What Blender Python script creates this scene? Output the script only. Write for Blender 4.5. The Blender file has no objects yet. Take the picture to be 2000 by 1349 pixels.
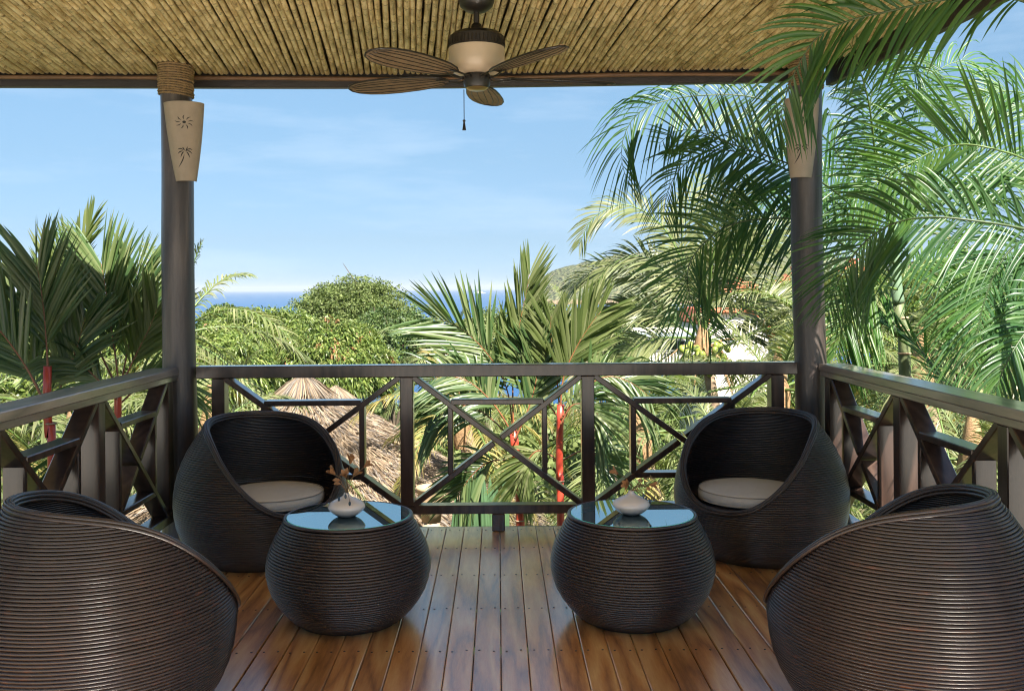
import bpy, math, random
import numpy as np
from mathutils import Vector, Matrix

random.seed(7)
rng = np.random.default_rng(7)
SC = bpy.context.scene
COL = SC.collection
R = math.radians

# ------------------------------------------------------------------ camera
EYE = 1.4
F = 1900.0            # focal length in photograph pixels (2000 wide)
CX, CY = 973.0, 563.0 # principal point in photograph pixels
ROLL = R(0.42)
cam_d = bpy.data.cameras.new('camera')
cam = bpy.data.objects.new('camera', cam_d)
COL.objects.link(cam)
cam_d.sensor_width = 36
cam_d.lens = 36 * F / 2000
cam_d.shift_x = (1000 - CX) / 2000
cam_d.shift_y = -(674.5 - CY) / 2000
cam_d.clip_start = 0.05
cam_d.clip_end = 60000
cam.matrix_world = Matrix.Translation((0, 0, EYE)) @ Matrix.Rotation(R(90), 4, 'X') @ Matrix.Rotation(-ROLL, 4, 'Z')
SC.camera = cam

# ------------------------------------------------------------------ light
SUN_EL, SUN_AZ = R(50), R(24)      # azimuth measured from straight behind the camera towards +x
to_sun = Vector((math.sin(SUN_AZ) * math.cos(SUN_EL), -math.cos(SUN_AZ) * math.cos(SUN_EL), math.sin(SUN_EL)))
world = bpy.data.worlds.new('World')
SC.world = world
world.use_nodes = True
wn, wl = world.node_tree.nodes, world.node_tree.links
wn.clear()
sky = wn.new('ShaderNodeTexSky')
sky.sky_type = 'NISHITA'
sky.sun_disc = False
sky.sun_elevation = SUN_EL
sky.sun_rotation = math.pi - SUN_AZ
sky.altitude = 50
sky.air_density = 1.0
sky.dust_density = 0.2
sky.ozone_density = 1.6
bg = wn.new('ShaderNodeBackground')
bg.inputs['Strength'].default_value = 0.053
wo = wn.new('ShaderNodeOutputWorld')
# thin wisps of high cloud mixed into the sky
tc = wn.new('ShaderNodeTexCoord')
mp = wn.new('ShaderNodeMapping'); mp.inputs['Scale'].default_value = (1.4, 1.4, 9.0)
nz = wn.new('ShaderNodeTexNoise'); nz.inputs['Scale'].default_value = 2.2; nz.inputs['Detail'].default_value = 6; nz.inputs['Roughness'].default_value = .62
cr = wn.new('ShaderNodeValToRGB'); cr.color_ramp.elements[0].position = .50; cr.color_ramp.elements[1].position = 1.0; cr.color_ramp.elements[1].color = (.55, .55, .55, 1)
mixc = wn.new('ShaderNodeMixRGB'); mixc.inputs[2].default_value = (4.6, 5.4, 6.3, 1)
wl.new(tc.outputs['Generated'], mp.inputs[0]); wl.new(mp.outputs[0], nz.inputs['Vector'])
wl.new(nz.outputs['Fac'], cr.inputs[0]); wl.new(cr.outputs[0], mixc.inputs[0])
# clear marine air: the band near the horizon is bluer than the model's
sxyz = wn.new('ShaderNodeSeparateXYZ'); wl.new(tc.outputs['Generated'], sxyz.inputs[0])
tint = wn.new('ShaderNodeValToRGB')
te = tint.color_ramp.elements
te[0].position = 0.0; te[0].color = (.25, .42, .78, 1)
te[1].position = 0.6; te[1].color = (1.15, 1.08, 1.0, 1)
for p_, c_ in ((.05, (.31, .41, .60)), (.13, (.44, .53, .61)), (.20, (.56, .66, .69)), (.29, (.75, .87, .85))):
    e_ = te.new(p_); e_.color = (*c_, 1)
mulc = wn.new('ShaderNodeMixRGB'); mulc.blend_type = 'MULTIPLY'; mulc.inputs[0].default_value = 1
wl.new(sxyz.outputs[2], tint.inputs[0]); wl.new(sky.outputs[0], mulc.inputs[1]); wl.new(tint.outputs[0], mulc.inputs[2])
wl.new(mulc.outputs[0], mixc.inputs[1]); wl.new(mixc.outputs[0], bg.inputs['Color'])
wl.new(bg.outputs[0], wo.inputs['Surface'])

sun_d = bpy.data.lights.new('sun', 'SUN')
sun_d.energy = 4.6
sun_d.angle = R(0.5)
sun_d.color = (1.0, 0.94, 0.84)
sun = bpy.data.objects.new('sun', sun_d)
COL.objects.link(sun)
sun.rotation_euler = to_sun.to_track_quat('Z', 'Y').to_euler()

SC.render.engine = 'CYCLES'
SC.view_settings.view_transform = 'Standard'
SC.view_settings.look = 'None'
SC.view_settings.gamma = 1.0
SC.view_settings.use_curve_mapping = False
SC.view_settings.exposure = 1.95
SC.cycles.use_denoising = True
SC.cycles.filter_width = 1.15
SC.cycles.sample_clamp_indirect = 6.0
SC.cycles.max_bounces = 8
SC.cycles.diffuse_bounces = 5
SC.cycles.glossy_bounces = 4
SC.cycles.transmission_bounces = 6
SC.cycles.transparent_max_bounces = 8
SC.cycles.caustics_reflective = False
SC.cycles.caustics_refractive = False


def P(px, py, d):
    """World point seen at a photograph pixel, at depth d in front of the camera."""
    u, v = px - CX, -(py - CY)
    c, s = math.cos(ROLL), math.sin(ROLL)
    X = u * c + v * s
    Z = -u * s + v * c
    return Vector((X / F * d, d, EYE + Z / F * d))

# ------------------------------------------------------------------ naming helpers
def tag(o, label=None, cat=None, group=None, kind=None):
    if label: o['label'] = label
    if cat: o['category'] = cat
    if group: o['group'] = group
    if kind: o['kind'] = kind
    return o

def thing(name, label, cat, loc=(0, 0, 0), rz=0.0, group=None):
    o = bpy.data.objects.new(name, None)
    o.empty_display_size = .1
    COL.objects.link(o)
    o.location = loc
    o.rotation_euler = (0, 0, rz)
    return tag(o, label, cat, group)

def link(name, me, mat=None, parent=None, loc=None, world_coords=False):
    o = bpy.data.objects.new(name, me)
    COL.objects.link(o)
    if mat is not None and not me.materials:
        me.materials.append(mat)
    if parent is not None:
        o.parent = parent
        if world_coords:     # mesh data is in world coordinates: undo the parent chain
            m = Matrix.Identity(4)
            chain, q = [], parent
            while q is not None:
                chain.append(q); q = q.parent
            for q in reversed(chain):
                m = m @ Matrix.LocRotScale(q.location, q.rotation_euler, q.scale) if q.matrix_parent_inverse == Matrix.Identity(4) else m @ q.matrix_parent_inverse @ Matrix.LocRotScale(q.location, q.rotation_euler, q.scale)
            o.matrix_parent_inverse = m.inverted()
    if loc is not None:
        o.location = loc
    return o

def children_of(o, table):
    return table.get(o.name, [])

def copy_tree(root):
    table = {}
    for ob in COL.objects:
        if ob.parent: table.setdefault(ob.parent.name, []).append(ob)
    def rec(o, parent):
        c = o.copy(); COL.objects.link(c)
        if parent is not None: c.parent = parent
        for ch in table.get(o.name, []):
            rec(ch, c)
        return c
    return rec(root, None)

class MB:
    """Collects polygons; builds one mesh."""
    def __init__(self):
        self.v, self.f, self.n = [], [], 0
    def add(self, verts, faces):
        verts = np.asarray(verts, dtype=np.float64).reshape(-1, 3)
        base = self.n
        self.v.append(verts); self.n += len(verts)
        self.f.append((base, faces))
    def mesh(self, name, smooth=False):
        V = np.concatenate(self.v) if self.v else np.zeros((0, 3))
        loops, starts, totals, k = [], [], [], 0
        for base, fs in self.f:
            if isinstance(fs, np.ndarray):
                loops.append((fs + base).ravel())
                n, w = fs.shape
                starts.append(k + np.arange(n) * w); totals.append(np.full(n, w)); k += n * w
            else:
                for q in fs:
                    loops.append(np.asarray(q) + base)
                    starts.append(np.array([k])); totals.append(np.array([len(q)])); k += len(q)
        me = bpy.data.meshes.new(name)
        if not loops:
            return me
        L = np.concatenate(loops).astype(np.int32)
        S = np.concatenate(starts).astype(np.int32)
        T = np.concatenate(totals).astype(np.int32)
        me.vertices.add(len(V)); me.vertices.foreach_set('co', V.astype(np.float32).ravel())
        me.loops.add(len(L)); me.loops.foreach_set('vertex_index', L)
        me.polygons.add(len(S)); me.polygons.foreach_set('loop_start', S)
        me.polygons.foreach_set('loop_total', T)
        me.polygons.foreach_set('use_smooth', np.full(len(S), bool(smooth)))
        me.update(calc_edges=True)
        return me
    # ---- shapes
    def box(self, lo, hi, bev=0.0):
        x0, y0, z0 = lo; x1, y1, z1 = hi
        if bev <= 0:
            v = [(x0,y0,z0),(x1,y0,z0),(x1,y1,z0),(x0,y1,z0),(x0,y0,z1),(x1,y0,z1),(x1,y1,z1),(x0,y1,z1)]
            self.add(v, np.array([(0,3,2,1),(4,5,6,7),(0,1,5,4),(1,2,6,5),(2,3,7,6),(3,0,4,7)]))
        else:
            self.bbar([(x0+x1)/2, (y0+y1)/2, z0], [(x0+x1)/2, (y0+y1)/2, z1], x1-x0, y1-y0, (1,0,0), bev)
    def bbar(self, a, b, w, h, wdir, bev=0.004):
        """A bar from a to b with bevelled (8 sided) section, w wide along wdir and h high across."""
        a, b = np.array(a, float), np.array(b, float)
        t = b - a; L = np.linalg.norm(t); t /= L
        u = np.array(wdir, float); u -= t * np.dot(u, t); u /= np.linalg.norm(u)
        v = np.cross(t, u)
        def sec(w, h, e):
            W, H = w/2, h/2
            return [(-W+e,-H),(W-e,-H),(W,-H+e),(W,H-e),(W-e,H),(-W+e,H),(-W,H-e),(-W,-H+e)]
        bev = min(bev, w*.3, h*.3)
        rings = []
        for q, s in ((a, bev), (a + t*bev, 0), (b - t*bev, 0), (b, bev)):
            rings.append([q + u*x + v*y for x, y in sec(w - 2*s, h - 2*s, bev*.6 if s else bev)])
        vv = np.array(rings).reshape(-1, 3)
        fs = []
        for r in range(3):
            for i in range(8):
                j = (i+1) % 8
                fs.append((r*8+i, r*8+j, (r+1)*8+j, (r+1)*8+i))
        self.add(vv, fs + [tuple(range(7, -1, -1)), tuple(range(24, 32))])
    def tube(self, pts, rad, sides=8, closed=False, caps=True, flat=1.0):
        pts = np.asarray(pts, float); n = len(pts)
        rad = np.full(n, rad) if np.isscalar(rad) else np.asarray(rad, float)
        if closed:
            t = np.roll(pts, -1, 0) - np.roll(pts, 1, 0)
        else:
            t = np.gradient(pts, axis=0)
        t /= np.linalg.norm(t, axis=1)[:, None] + 1e-12
        up = np.array([0, 0, 1.0]) if abs(t[:, 2]).mean() < .85 else np.array([0, 1.0, 0])
        s = np.cross(t, up); s /= np.linalg.norm(s, axis=1)[:, None] + 1e-12
        u = np.cross(s, t)
        a = np.arange(sides) / sides * 2 * np.pi
        V = pts[:, None, :] + rad[:, None, None] * (np.cos(a)[None, :, None] * s[:, None, :] + flat * np.sin(a)[None, :, None] * u[:, None, :])
        m = n if closed else n - 1
        i = np.arange(m)[:, None]; j = np.arange(sides)[None, :]
        i2 = (i + 1) % n; j2 = (j + 1) % sides
        q = np.stack([i*sides + j, i*sides + j2, i2*sides + j2, i2*sides + j], -1).reshape(-1, 4)
        if caps and not closed:
            self.add(V.reshape(-1, 3), list(map(tuple, q)) + [tuple(range(sides-1, -1, -1)), tuple(range((n-1)*sides, n*sides))]) if n*sides < 4000 else self.add(V.reshape(-1,3), q)
        else:
            self.add(V.reshape(-1, 3), q)
    def lathe(self, prof, seg=48, center=(0, 0, 0), rot=0.0):
        prof = np.asarray(prof, float); n = len(prof)
        a = np.arange(seg) / seg * 2 * np.pi + rot
        V = np.stack([prof[:, 0][:, None] * np.cos(a) + center[0], prof[:, 0][:, None] * np.sin(a) + center[1],
                      np.repeat(prof[:, 1][:, None], seg, 1) + center[2]], -1)
        i = np.arange(n-1)[:, None]; j = np.arange(seg)[None, :]; j2 = (j+1) % seg
        q = np.stack([i*seg+j, i*seg+j2, (i+1)*seg+j2, (i+1)*seg+j], -1).reshape(-1, 4)
        self.add(V.reshape(-1, 3), q)
    def ellipsoid(self, c, r, seg=10, rings=7, jit=0.0):
        th = np.linspace(0.02, np.pi - .02, rings); ph = np.arange(seg)/seg*2*np.pi
        V = np.stack([np.sin(th)[:,None]*np.cos(ph)*r[0], np.sin(th)[:,None]*np.sin(ph)*r[1], np.repeat(np.cos(th)[:,None], seg, 1)*r[2]], -1)
        V = V.reshape(-1, 3) * (1 + jit * rng.normal(size=(seg*rings, 1))) + np.array(c)
        i = np.arange(rings-1)[:, None]; j = np.arange(seg)[None, :]; j2 = (j+1) % seg
        q = np.stack([(i+1)*seg+j, (i+1)*seg+j2, i*seg+j2, i*seg+j], -1).reshape(-1, 4)
        self.add(V, q)

def smooth_by_angle(me, ang=40):
    """smooth faces with sharp edges above an angle"""
    me.polygons.foreach_set('use_smooth', [True]*len(me.polygons))
    try: me.set_sharp_from_angle(angle=R(ang))
    except Exception: pass
    return me

def spline(pts, n):
    """Catmull-Rom through pts, n samples evenly by length"""
    p = np.array([list(q) for q in pts], float)
    p = np.vstack([2*p[0]-p[1], p, 2*p[-1]-p[-2]])
    out = []
    for i in range(1, len(p)-2):
        for t in np.linspace(0, 1, 12, endpoint=False):
            a, b, c, d = p[i-1], p[i], p[i+1], p[i+2]
            out.append(.5*((2*b) + (c-a)*t + (2*a-5*b+4*c-d)*t*t + (3*b-a-3*c+d)*t**3))
    out.append(p[-2]); out = np.array(out)
    s = np.r_[0, np.cumsum(np.linalg.norm(np.diff(out, axis=0), axis=1))]
    u = np.linspace(0, s[-1], n)
    return np.stack([np.interp(u, s, out[:, k]) for k in range(3)], -1)

# ------------------------------------------------------------------ materials
def new_mat(name):
    m = bpy.data.materials.new(name); m.use_nodes = True
    nt = m.node_tree; nt.nodes.clear()
    out = nt.nodes.new('ShaderNodeOutputMaterial')
    b = nt.nodes.new('ShaderNodeBsdfPrincipled')
    nt.links.new(b.outputs[0], out.inputs[0])
    return m, nt, b, out

def N(nt, t, **kw):
    n = nt.nodes.new(t)
    for k, v in kw.items():
        if k in n.inputs: n.inputs[k].default_value = v
        else: setattr(n, k, v)
    return n

def ramp(nt, stops):
    r = nt.nodes.new('ShaderNodeValToRGB')
    e = r.color_ramp.elements
    while len(e) < len(stops): e.new(.5)
    for q, (p, c) in zip(e, stops):
        q.position = p; q.color = (*c, 1) if len(c) == 3 else c
    return r

def simple(name, col, rough=.6, metal=0, coat=0, spec=.5, var=.12, scale=6, bump=0.0, bscale=60):
    m, nt, b, out = new_mat(name)
    tc = N(nt, 'ShaderNodeTexCoord'); nz = N(nt, 'ShaderNodeTexNoise', Scale=scale, Detail=5.0)
    nt.links.new(tc.outputs['Object'], nz.inputs['Vector'])
    c = np.array(col)
    r = ramp(nt, [(.25, tuple(c*(1-var))), (.75, tuple(np.minimum(c*(1+var), 1)))])
    nt.links.new(nz.outputs['Fac'], r.inputs[0]); nt.links.new(r.outputs[0], b.inputs['Base Color'])
    b.inputs['Roughness'].default_value = rough; b.inputs['Metallic'].default_value = metal
    b.inputs['Coat Weight'].default_value = coat; b.inputs['Specular IOR Level'].default_value = spec
    if bump:
        nb = N(nt, 'ShaderNodeTexNoise', Scale=bscale, Detail=6.0)
        nt.links.new(tc.outputs['Object'], nb.inputs['Vector'])
        bp = N(nt, 'ShaderNodeBump', Strength=bump, Distance=.01)
        nt.links.new(nb.outputs['Fac'], bp.inputs['Height']); nt.links.new(bp.outputs[0], b.inputs['Normal'])
    return m

def leaf_mat(name, cols, trans=.35, rough=.42, tcol=None, spec=.4):
    """foliage: each leaf its own tone (random per island), partly translucent"""
    m, nt, b, out = new_mat(name)
    g = N(nt, 'ShaderNodeNewGeometry')
    k = len(cols)
    r = ramp(nt, [(i/(k-1)*.9+.05, c) for i, c in enumerate(cols)])
    nt.links.new(g.outputs['Random Per Island'], r.inputs[0])
    tc = N(nt, 'ShaderNodeTexCoord'); nz = N(nt, 'ShaderNodeTexNoise', Scale=.9, Detail=3.0)
    nt.links.new(tc.outputs['Object'], nz.inputs['Vector'])
    hs = N(nt, 'ShaderNodeHueSaturation')
    mr = N(nt, 'ShaderNodeMapRange'); mr.inputs['From Min'].default_value=.3; mr.inputs['From Max'].default_value=.7
    mr.inputs['To Min'].default_value=.7; mr.inputs['To Max'].default_value=1.3
    nt.links.new(nz.outputs['Fac'], mr.inputs['Value']); nt.links.new(mr.outputs[0], hs.inputs['Value'])
    nt.links.new(r.outputs[0], hs.inputs['Color']); nt.links.new(hs.outputs[0], b.inputs['Base Color'])
    b.inputs['Roughness'].default_value = rough; b.inputs['Specular IOR Level'].default_value = spec
    t = N(nt, 'ShaderNodeBsdfTranslucent')
    gm = N(nt, 'ShaderNodeMixRGB'); gm.blend_type = 'MULTIPLY'; gm.inputs[0].default_value = 1
    gm.inputs[2].default_value = (*(tcol or (1.6, 1.75, .8)), 1)
    nt.links.new(hs.outputs[0], gm.inputs[1]); nt.links.new(gm.outputs[0], t.inputs['Color'])
    mx = N(nt, 'ShaderNodeMixShader'); mx.inputs[0].default_value = trans
    nt.links.new(b.outputs[0], mx.inputs[1]); nt.links.new(t.outputs[0], mx.inputs[2])
    nt.links.new(mx.outputs[0], out.inputs[0])
    return m

M = {}
# dark lacquered rattan
def rattan():
    m, nt, b, out = new_mat('dark_rattan')
    tc = N(nt, 'ShaderNodeTexCoord'); oi = N(nt, 'ShaderNodeObjectInfo')
    ad = N(nt, 'ShaderNodeVectorMath'); ad.operation = 'ADD'
    sc = N(nt, 'ShaderNodeVectorMath'); sc.operation = 'SCALE'; sc.inputs['Scale'].default_value = 37.0
    cmb = N(nt, 'ShaderNodeCombineXYZ')
    for k in range(3): nt.links.new(oi.outputs['Random'], cmb.inputs[k])
    nt.links.new(cmb.outputs[0], sc.inputs[0]); nt.links.new(tc.outputs['Object'], ad.inputs[0]); nt.links.new(sc.outputs[0], ad.inputs[1])
    n1 = N(nt, 'ShaderNodeTexNoise', Scale=14.0, Detail=6.0, Roughness=.7)
    nt.links.new(ad.outputs[0], n1.inputs['Vector'])
    r = ramp(nt, [(.3, (.019, .014, .013)), (.58, (.034, .023, .020)), (.74, (.085, .034, .020)), (.86, (.24, .075, .028))])
    nt.links.new(n1.outputs['Fac'], r.inputs[0]); nt.links.new(r.outputs[0], b.inputs['Base Color'])
    b.inputs['Roughness'].default_value = .36
    b.inputs['Coat Weight'].default_value = .45; b.inputs['Coat Roughness'].default_value = .28; b.inputs['Specular IOR Level'].default_value = .35
    n2 = N(nt, 'ShaderNodeTexNoise', Scale=90.0, Detail=3.0)
    nt.links.new(ad.outputs[0], n2.inputs['Vector'])
    bp = N(nt, 'ShaderNodeBump', Strength=.25, Distance=.002)
    nt.links.new(n2.outputs['Fac'], bp.inputs['Height']); nt.links.new(bp.outputs[0], b.inputs['Normal'])
    return m
M['rattan'] = rattan()

def wood(name, dark, mid, light, along, rough=.3, coat=.0, gscale=1.0, bump=.15, coatr=.1, perobj=True):
    """along: 'X','Y','Z' grain direction in object space"""
    m, nt, b, out = new_mat(name)
    tc = N(nt, 'ShaderNodeTexCoord'); oi = N(nt, 'ShaderNodeObjectInfo')
    cmb = N(nt, 'ShaderNodeCombineXYZ')
    for k in range(3): nt.links.new(oi.outputs['Random'], cmb.inputs[k])
    sc = N(nt, 'ShaderNodeVectorMath'); sc.operation = 'SCALE'; sc.inputs['Scale'].default_value = 53.0 if perobj else 0
    ad = N(nt, 'ShaderNodeVectorMath'); ad.operation = 'ADD'
    nt.links.new(cmb.outputs[0], sc.inputs[0]); nt.links.new(tc.outputs['Object'], ad.inputs[0]); nt.links.new(sc.outputs[0], ad.inputs[1])
    mp = N(nt, 'ShaderNodeMapping')
    s = {'X': (.10, 1, 1), 'Y': (1, .10, 1), 'Z': (1, 1, .10)}[along]
    mp.inputs['Scale'].default_value = tuple(q*gscale for q in s)
    nt.links.new(ad.outputs[0], mp.inputs[0])
    warp = N(nt, 'ShaderNodeTexNoise', Scale=5.0, Detail=2.0)
    nt.links.new(mp.outputs[0], warp.inputs['Vector'])
    # cathedral figure: bands of a slow noise field
    mul = N(nt, 'ShaderNodeMath', operation='MULTIPLY'); mul.inputs[1].default_value = 13.0
    fr = N(nt, 'ShaderNodeMath', operation='PINGPONG'); fr.inputs[1].default_value = 1.0
    nt.links.new(warp.outputs['Fac'], mul.inputs[0]); nt.links.new(mul.outputs[0], fr.inputs[0])
    fine = N(nt, 'ShaderNodeTexNoise', Scale=70.0, Detail=5.0, Roughness=.7)
    nt.links.new(mp.outputs[0], fine.inputs['Vector'])
    add = N(nt, 'ShaderNodeMath', operation='MULTIPLY_ADD'); add.inputs[1].default_value = .42
    nt.links.new(fr.outputs[0], add.inputs[0])
    f2 = N(nt, 'ShaderNodeMath', operation='MULTIPLY'); f2.inputs[1].default_value = .55
    nt.links.new(fine.outputs['Fac'], f2.inputs[0]); nt.links.new(f2.outputs[0], add.inputs[2])
    r = ramp(nt, [(.15, dark), (.45, mid), (.8, light)])
    nt.links.new(add.outputs[0], r.inputs[0])
    hs = N(nt, 'ShaderNodeHueSaturation')
    mr = N(nt, 'ShaderNodeMapRange'); mr.inputs['To Min'].default_value = .8; mr.inputs['To Max'].default_value = 1.2
    nt.links.new(oi.outputs['Random'], mr.inputs['Value']); nt.links.new(mr.outputs[0], hs.inputs['Value'])
    nt.links.new(r.outputs[0], hs.inputs['Color']); nt.links.new(hs.outputs[0], b.inputs['Base Color'])
    b.inputs['Roughness'].default_value = rough
    b.inputs['Coat Weight'].default_value = coat; b.inputs['Coat Roughness'].default_value = coatr
    bp = N(nt, 'ShaderNodeBump', Strength=bump, Distance=.004)
    nt.links.new(fine.outputs['Fac'], bp.inputs['Height']); nt.links.new(bp.outputs[0], b.inputs['Normal'])
    return m
M['deck'] = wood('teak_deck', (.20, .065, .016), (.62, .28, .08), (.86, .52, .20), 'Y', rough=.34, coat=1.0, bump=.30, coatr=.23)
M['deck'].node_tree.nodes['Principled BSDF'].inputs['Coat IOR'].default_value = 3.6
M['rail'] = wood('stained_rail_wood', (.018, .010, .008), (.042, .024, .018), (.075, .045, .034), 'Z', rough=.30, coat=1.0, bump=.16, coatr=.16)
M['rail'].node_tree.nodes['Principled BSDF'].inputs['Coat IOR'].default_value = 1.4
M['rail'].node_tree.nodes['Principled BSDF'].inputs['Specular IOR Level'].default_value = .3
M['rail_y'] = wood('sky_sheen_handrail_wood', (.10, .078, .066), (.20, .16, .135), (.34, .28, .24), 'Y', rough=.3, coat=1.0, bump=.12, coatr=.2)  # lighter grey copy of the rail wood, sky sheen painted into its colour
M['rail_y'].node_tree.nodes['Principled BSDF'].inputs['Coat IOR'].default_value = 2.0
M['post'] = wood('dark_post_wood', (.016, .011, .010), (.045, .033, .029), (.11, .088, .078), 'Z', rough=.42, coat=.3, bump=.9, coatr=.3, gscale=.7)
M['beam'] = simple('beam_dark', (.035, .028, .026), .5, var=.3, bump=.3)
M['pole'] = simple('peeled_pole', (.16, .085, .045), .55, var=.35, bump=.3)

def cane_mat():
    m, nt, b, out = new_mat('caña_brava'.replace('ñ', 'n'))
    tc = N(nt, 'ShaderNodeTexCoord'); oi = N(nt, 'ShaderNodeObjectInfo')
    cmb = N(nt, 'ShaderNodeCombineXYZ'); nt.links.new(oi.outputs['Random'], cmb.inputs[1]); nt.links.new(oi.outputs['Random'], cmb.inputs[0])
    sc = N(nt, 'ShaderNodeVectorMath'); sc.operation = 'SCALE'; sc.inputs['Scale'].default_value = 91.0
    ad = N(nt, 'ShaderNodeVectorMath'); ad.operation = 'ADD'
    nt.links.new(cmb.outputs[0], sc.inputs[0]); nt.links.new(tc.outputs['Object'], ad.inputs[0]); nt.links.new(sc.outputs[0], ad.inputs[1])
    mp = N(nt, 'ShaderNodeMapping'); mp.inputs['Scale'].default_value = (1, .16, 1)
    nt.links.new(ad.outputs[0], mp.inputs[0])
    n1 = N(nt, 'ShaderNodeTexNoise', Scale=48.0, Detail=4.0, Roughness=.6); nt.links.new(mp.outputs[0], n1.inputs['Vector'])
    r = ramp(nt, [(.28, (.16, .10, .04)), (.40, (.46, .34, .15)), (.55, (.70, .56, .30)), (.75, (.84, .73, .46))])
    nt.links.new(n1.outputs['Fac'], r.inputs[0])
    # dark specks and mildew
    n2 = N(nt, 'ShaderNodeTexNoise', Scale=26.0, Detail=5.0, Roughness=.75); nt.links.new(ad.outputs[0], n2.inputs['Vector'])
    r2 = ramp(nt, [(.34, (.16, .11, .05)), (.43, (1, 1, 1))])
    nt.links.new(n2.outputs['Fac'], r2.inputs[0])
    mu = N(nt, 'ShaderNodeMixRGB'); mu.blend_type = 'MULTIPLY'; mu.inputs[0].default_value = .9
    nt.links.new(r.outputs[0], mu.inputs[1]); nt.links.new(r2.outputs[0], mu.inputs[2])
    hs = N(nt, 'ShaderNodeHueSaturation')
    mr = N(nt, 'ShaderNodeMapRange'); mr.inputs['To Min'].default_value = .88; mr.inputs['To Max'].default_value = 1.12
    nt.links.new(oi.outputs['Random'], mr.inputs['Value']); nt.links.new(mr.outputs[0], hs.inputs['Value'])
    at = N(nt, 'ShaderNodeAttribute'); at.attribute_name = 'node_ring'
    nr = N(nt, 'ShaderNodeMixRGB'); nr.inputs[2].default_value = (.07, .045, .02, 1)
    nm = N(nt, 'ShaderNodeMath', operation='MULTIPLY'); nm.inputs[1].default_value = .5
    nt.links.new(at.outputs['Fac'], nm.inputs[0]); nt.links.new(nm.outputs[0], nr.inputs[0])
    nt.links.new(mu.outputs[0], nr.inputs[1]); nt.links.new(nr.outputs[0], hs.inputs['Color']); nt.links.new(hs.outputs[0], b.inputs['Base Color'])
    b.inputs['Roughness'].default_value = .33; b.inputs['Specular IOR Level'].default_value = .5
    bp = N(nt, 'ShaderNodeBump', Strength=.5, Distance=.004)
    nt.links.new(n2.outputs['Fac'], bp.inputs['Height']); nt.links.new(bp.outputs[0], b.inputs['Normal'])
    return m
M['cane'] = cane_mat()
M['rope'] = simple('sisal_rope', (.30, .20, .10), .8, var=.3, scale=40, bump=.8, bscale=220)
M['sconce'] = simple('sand_plaster', (.33, .27, .21), .75, var=.08, scale=20, bump=.25, bscale=200)
M['groove_shadow'] = simple('painted_groove_shadow', (.02, .018, .016), .8, var=.2)  # near black paints the shadow inside the carved slits
M['cushion'] = simple('linen_cushion', (.60, .56, .50), .9, var=.05, scale=30, bump=.5, bscale=420)
M['piping'] = simple('cushion_piping', (.40, .35, .29), .9, var=.05)
M['ceramic'] = simple('glazed_ceramic', (.62, .57, .52), .22, coat=.6, var=.04)
M['dry'] = simple('dried_petal', (.30, .15, .06), .7, var=.35, scale=30, bump=.4)
M['stem'] = simple('dried_stem', (.13, .09, .04), .7, var=.3)
M['bead'] = simple('slate_bead', (.03, .06, .085), .35, var=.3, scale=60, bump=.4, bscale=150)
M['fan_dark'] = simple('fan_bronze', (.020, .017, .015), .38, metal=.3, var=.15)
M['fan_cream'] = simple('fan_cream', (.50, .41, .31), .35, var=.05)
M['fan_blade'] = simple('fan_blade_weave', (.20, .14, .085), .6, var=.3, scale=18, bump=.6, bscale=90)
M['brass'] = simple('fan_brass', (.45, .33, .14), .3, metal=.8, var=.05)

def glass_mat():
    m, nt, b, out = new_mat('table_glass')
    nt.nodes.remove(b)
    gl = N(nt, 'ShaderNodeBsdfGlossy', Roughness=.008); gl.inputs['Color'].default_value = (.86, 1.0, .97, 1)
    tr = N(nt, 'ShaderNodeBsdfTransparent'); tr.inputs['Color'].default_value = (.70, .88, .82, 1)
    lw = N(nt, 'ShaderNodeFresnel', IOR=14.0)
    mx = N(nt, 'ShaderNodeMixShader')
    nt.links.new(lw.outputs[0], mx.inputs[0]); nt.links.new(tr.outputs[0], mx.inputs[1]); nt.links.new(gl.outputs[0], mx.inputs[2])
    nt.links.new(mx.outputs[0], out.inputs[0])
    return m
M['glass'] = glass_mat()
M['glass_edge'] = simple('glass_edge', (.12, .80, .58), .1, coat=1, var=.02)  # glass green brightened to paint the edge highlight into the colour
# ================================================================== DECK
YF = 5.72           # front edge of the boards
YB = 2.02
YR = 0.4          # rear edge of the roof, cut short so sun reaches the added paving
deck = thing('deck', None, None, (0, 2, 0)); deck['kind'] = 'structure'
plank_w, gap = .1045, .0035
plank_meshes = []
for k in range(3):
    mb = MB()
    mb.bbar((0, YB + 0.0, -.015), (0, YF, -.015), plank_w - gap, .03, (1, 0, 0), .003)
    plank_meshes.append(mb.mesh('plank'))
x = -1.985
k = 0
while x < 1.95:
    o = link('plank', plank_meshes[k % 3], M['deck'], deck, world_coords=True)
    o.location = (x + plank_w/2, 0, random.uniform(-.0012, .0012))
    x += plank_w; k += 1
mb = MB()
for yj in ( 2.3, 2.8, 3.27, 3.76, 4.26, 4.76, 5.25, 5.64):
    x = -1.985
    while x < 1.95:
        for dx in (.022, plank_w - .026):
            cx_, cy_ = x + dx + random.uniform(-.003, .003), yj + random.uniform(-.008, .008)
            mb.lathe([(.0001, .0026), (.0042, .0024), (.0048, .0010)], 7, (cx_, cy_, 0))
        x += plank_w
nl = link('nail_head', mb.mesh('nail_head'), simple('nail_steel', (.05, .045, .05), .4, metal=.7), deck, world_coords=True)
nl['kind'] = 'stuff'
mb = MB(); mb.bbar((-2.05, YF + .045, -.085), (2.05, YF + .045, -.085), .14, .07, (0, 0, 1), .006)
link('edge_board', mb.mesh('edge_board'), M['rail'], deck, world_coords=True)
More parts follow.
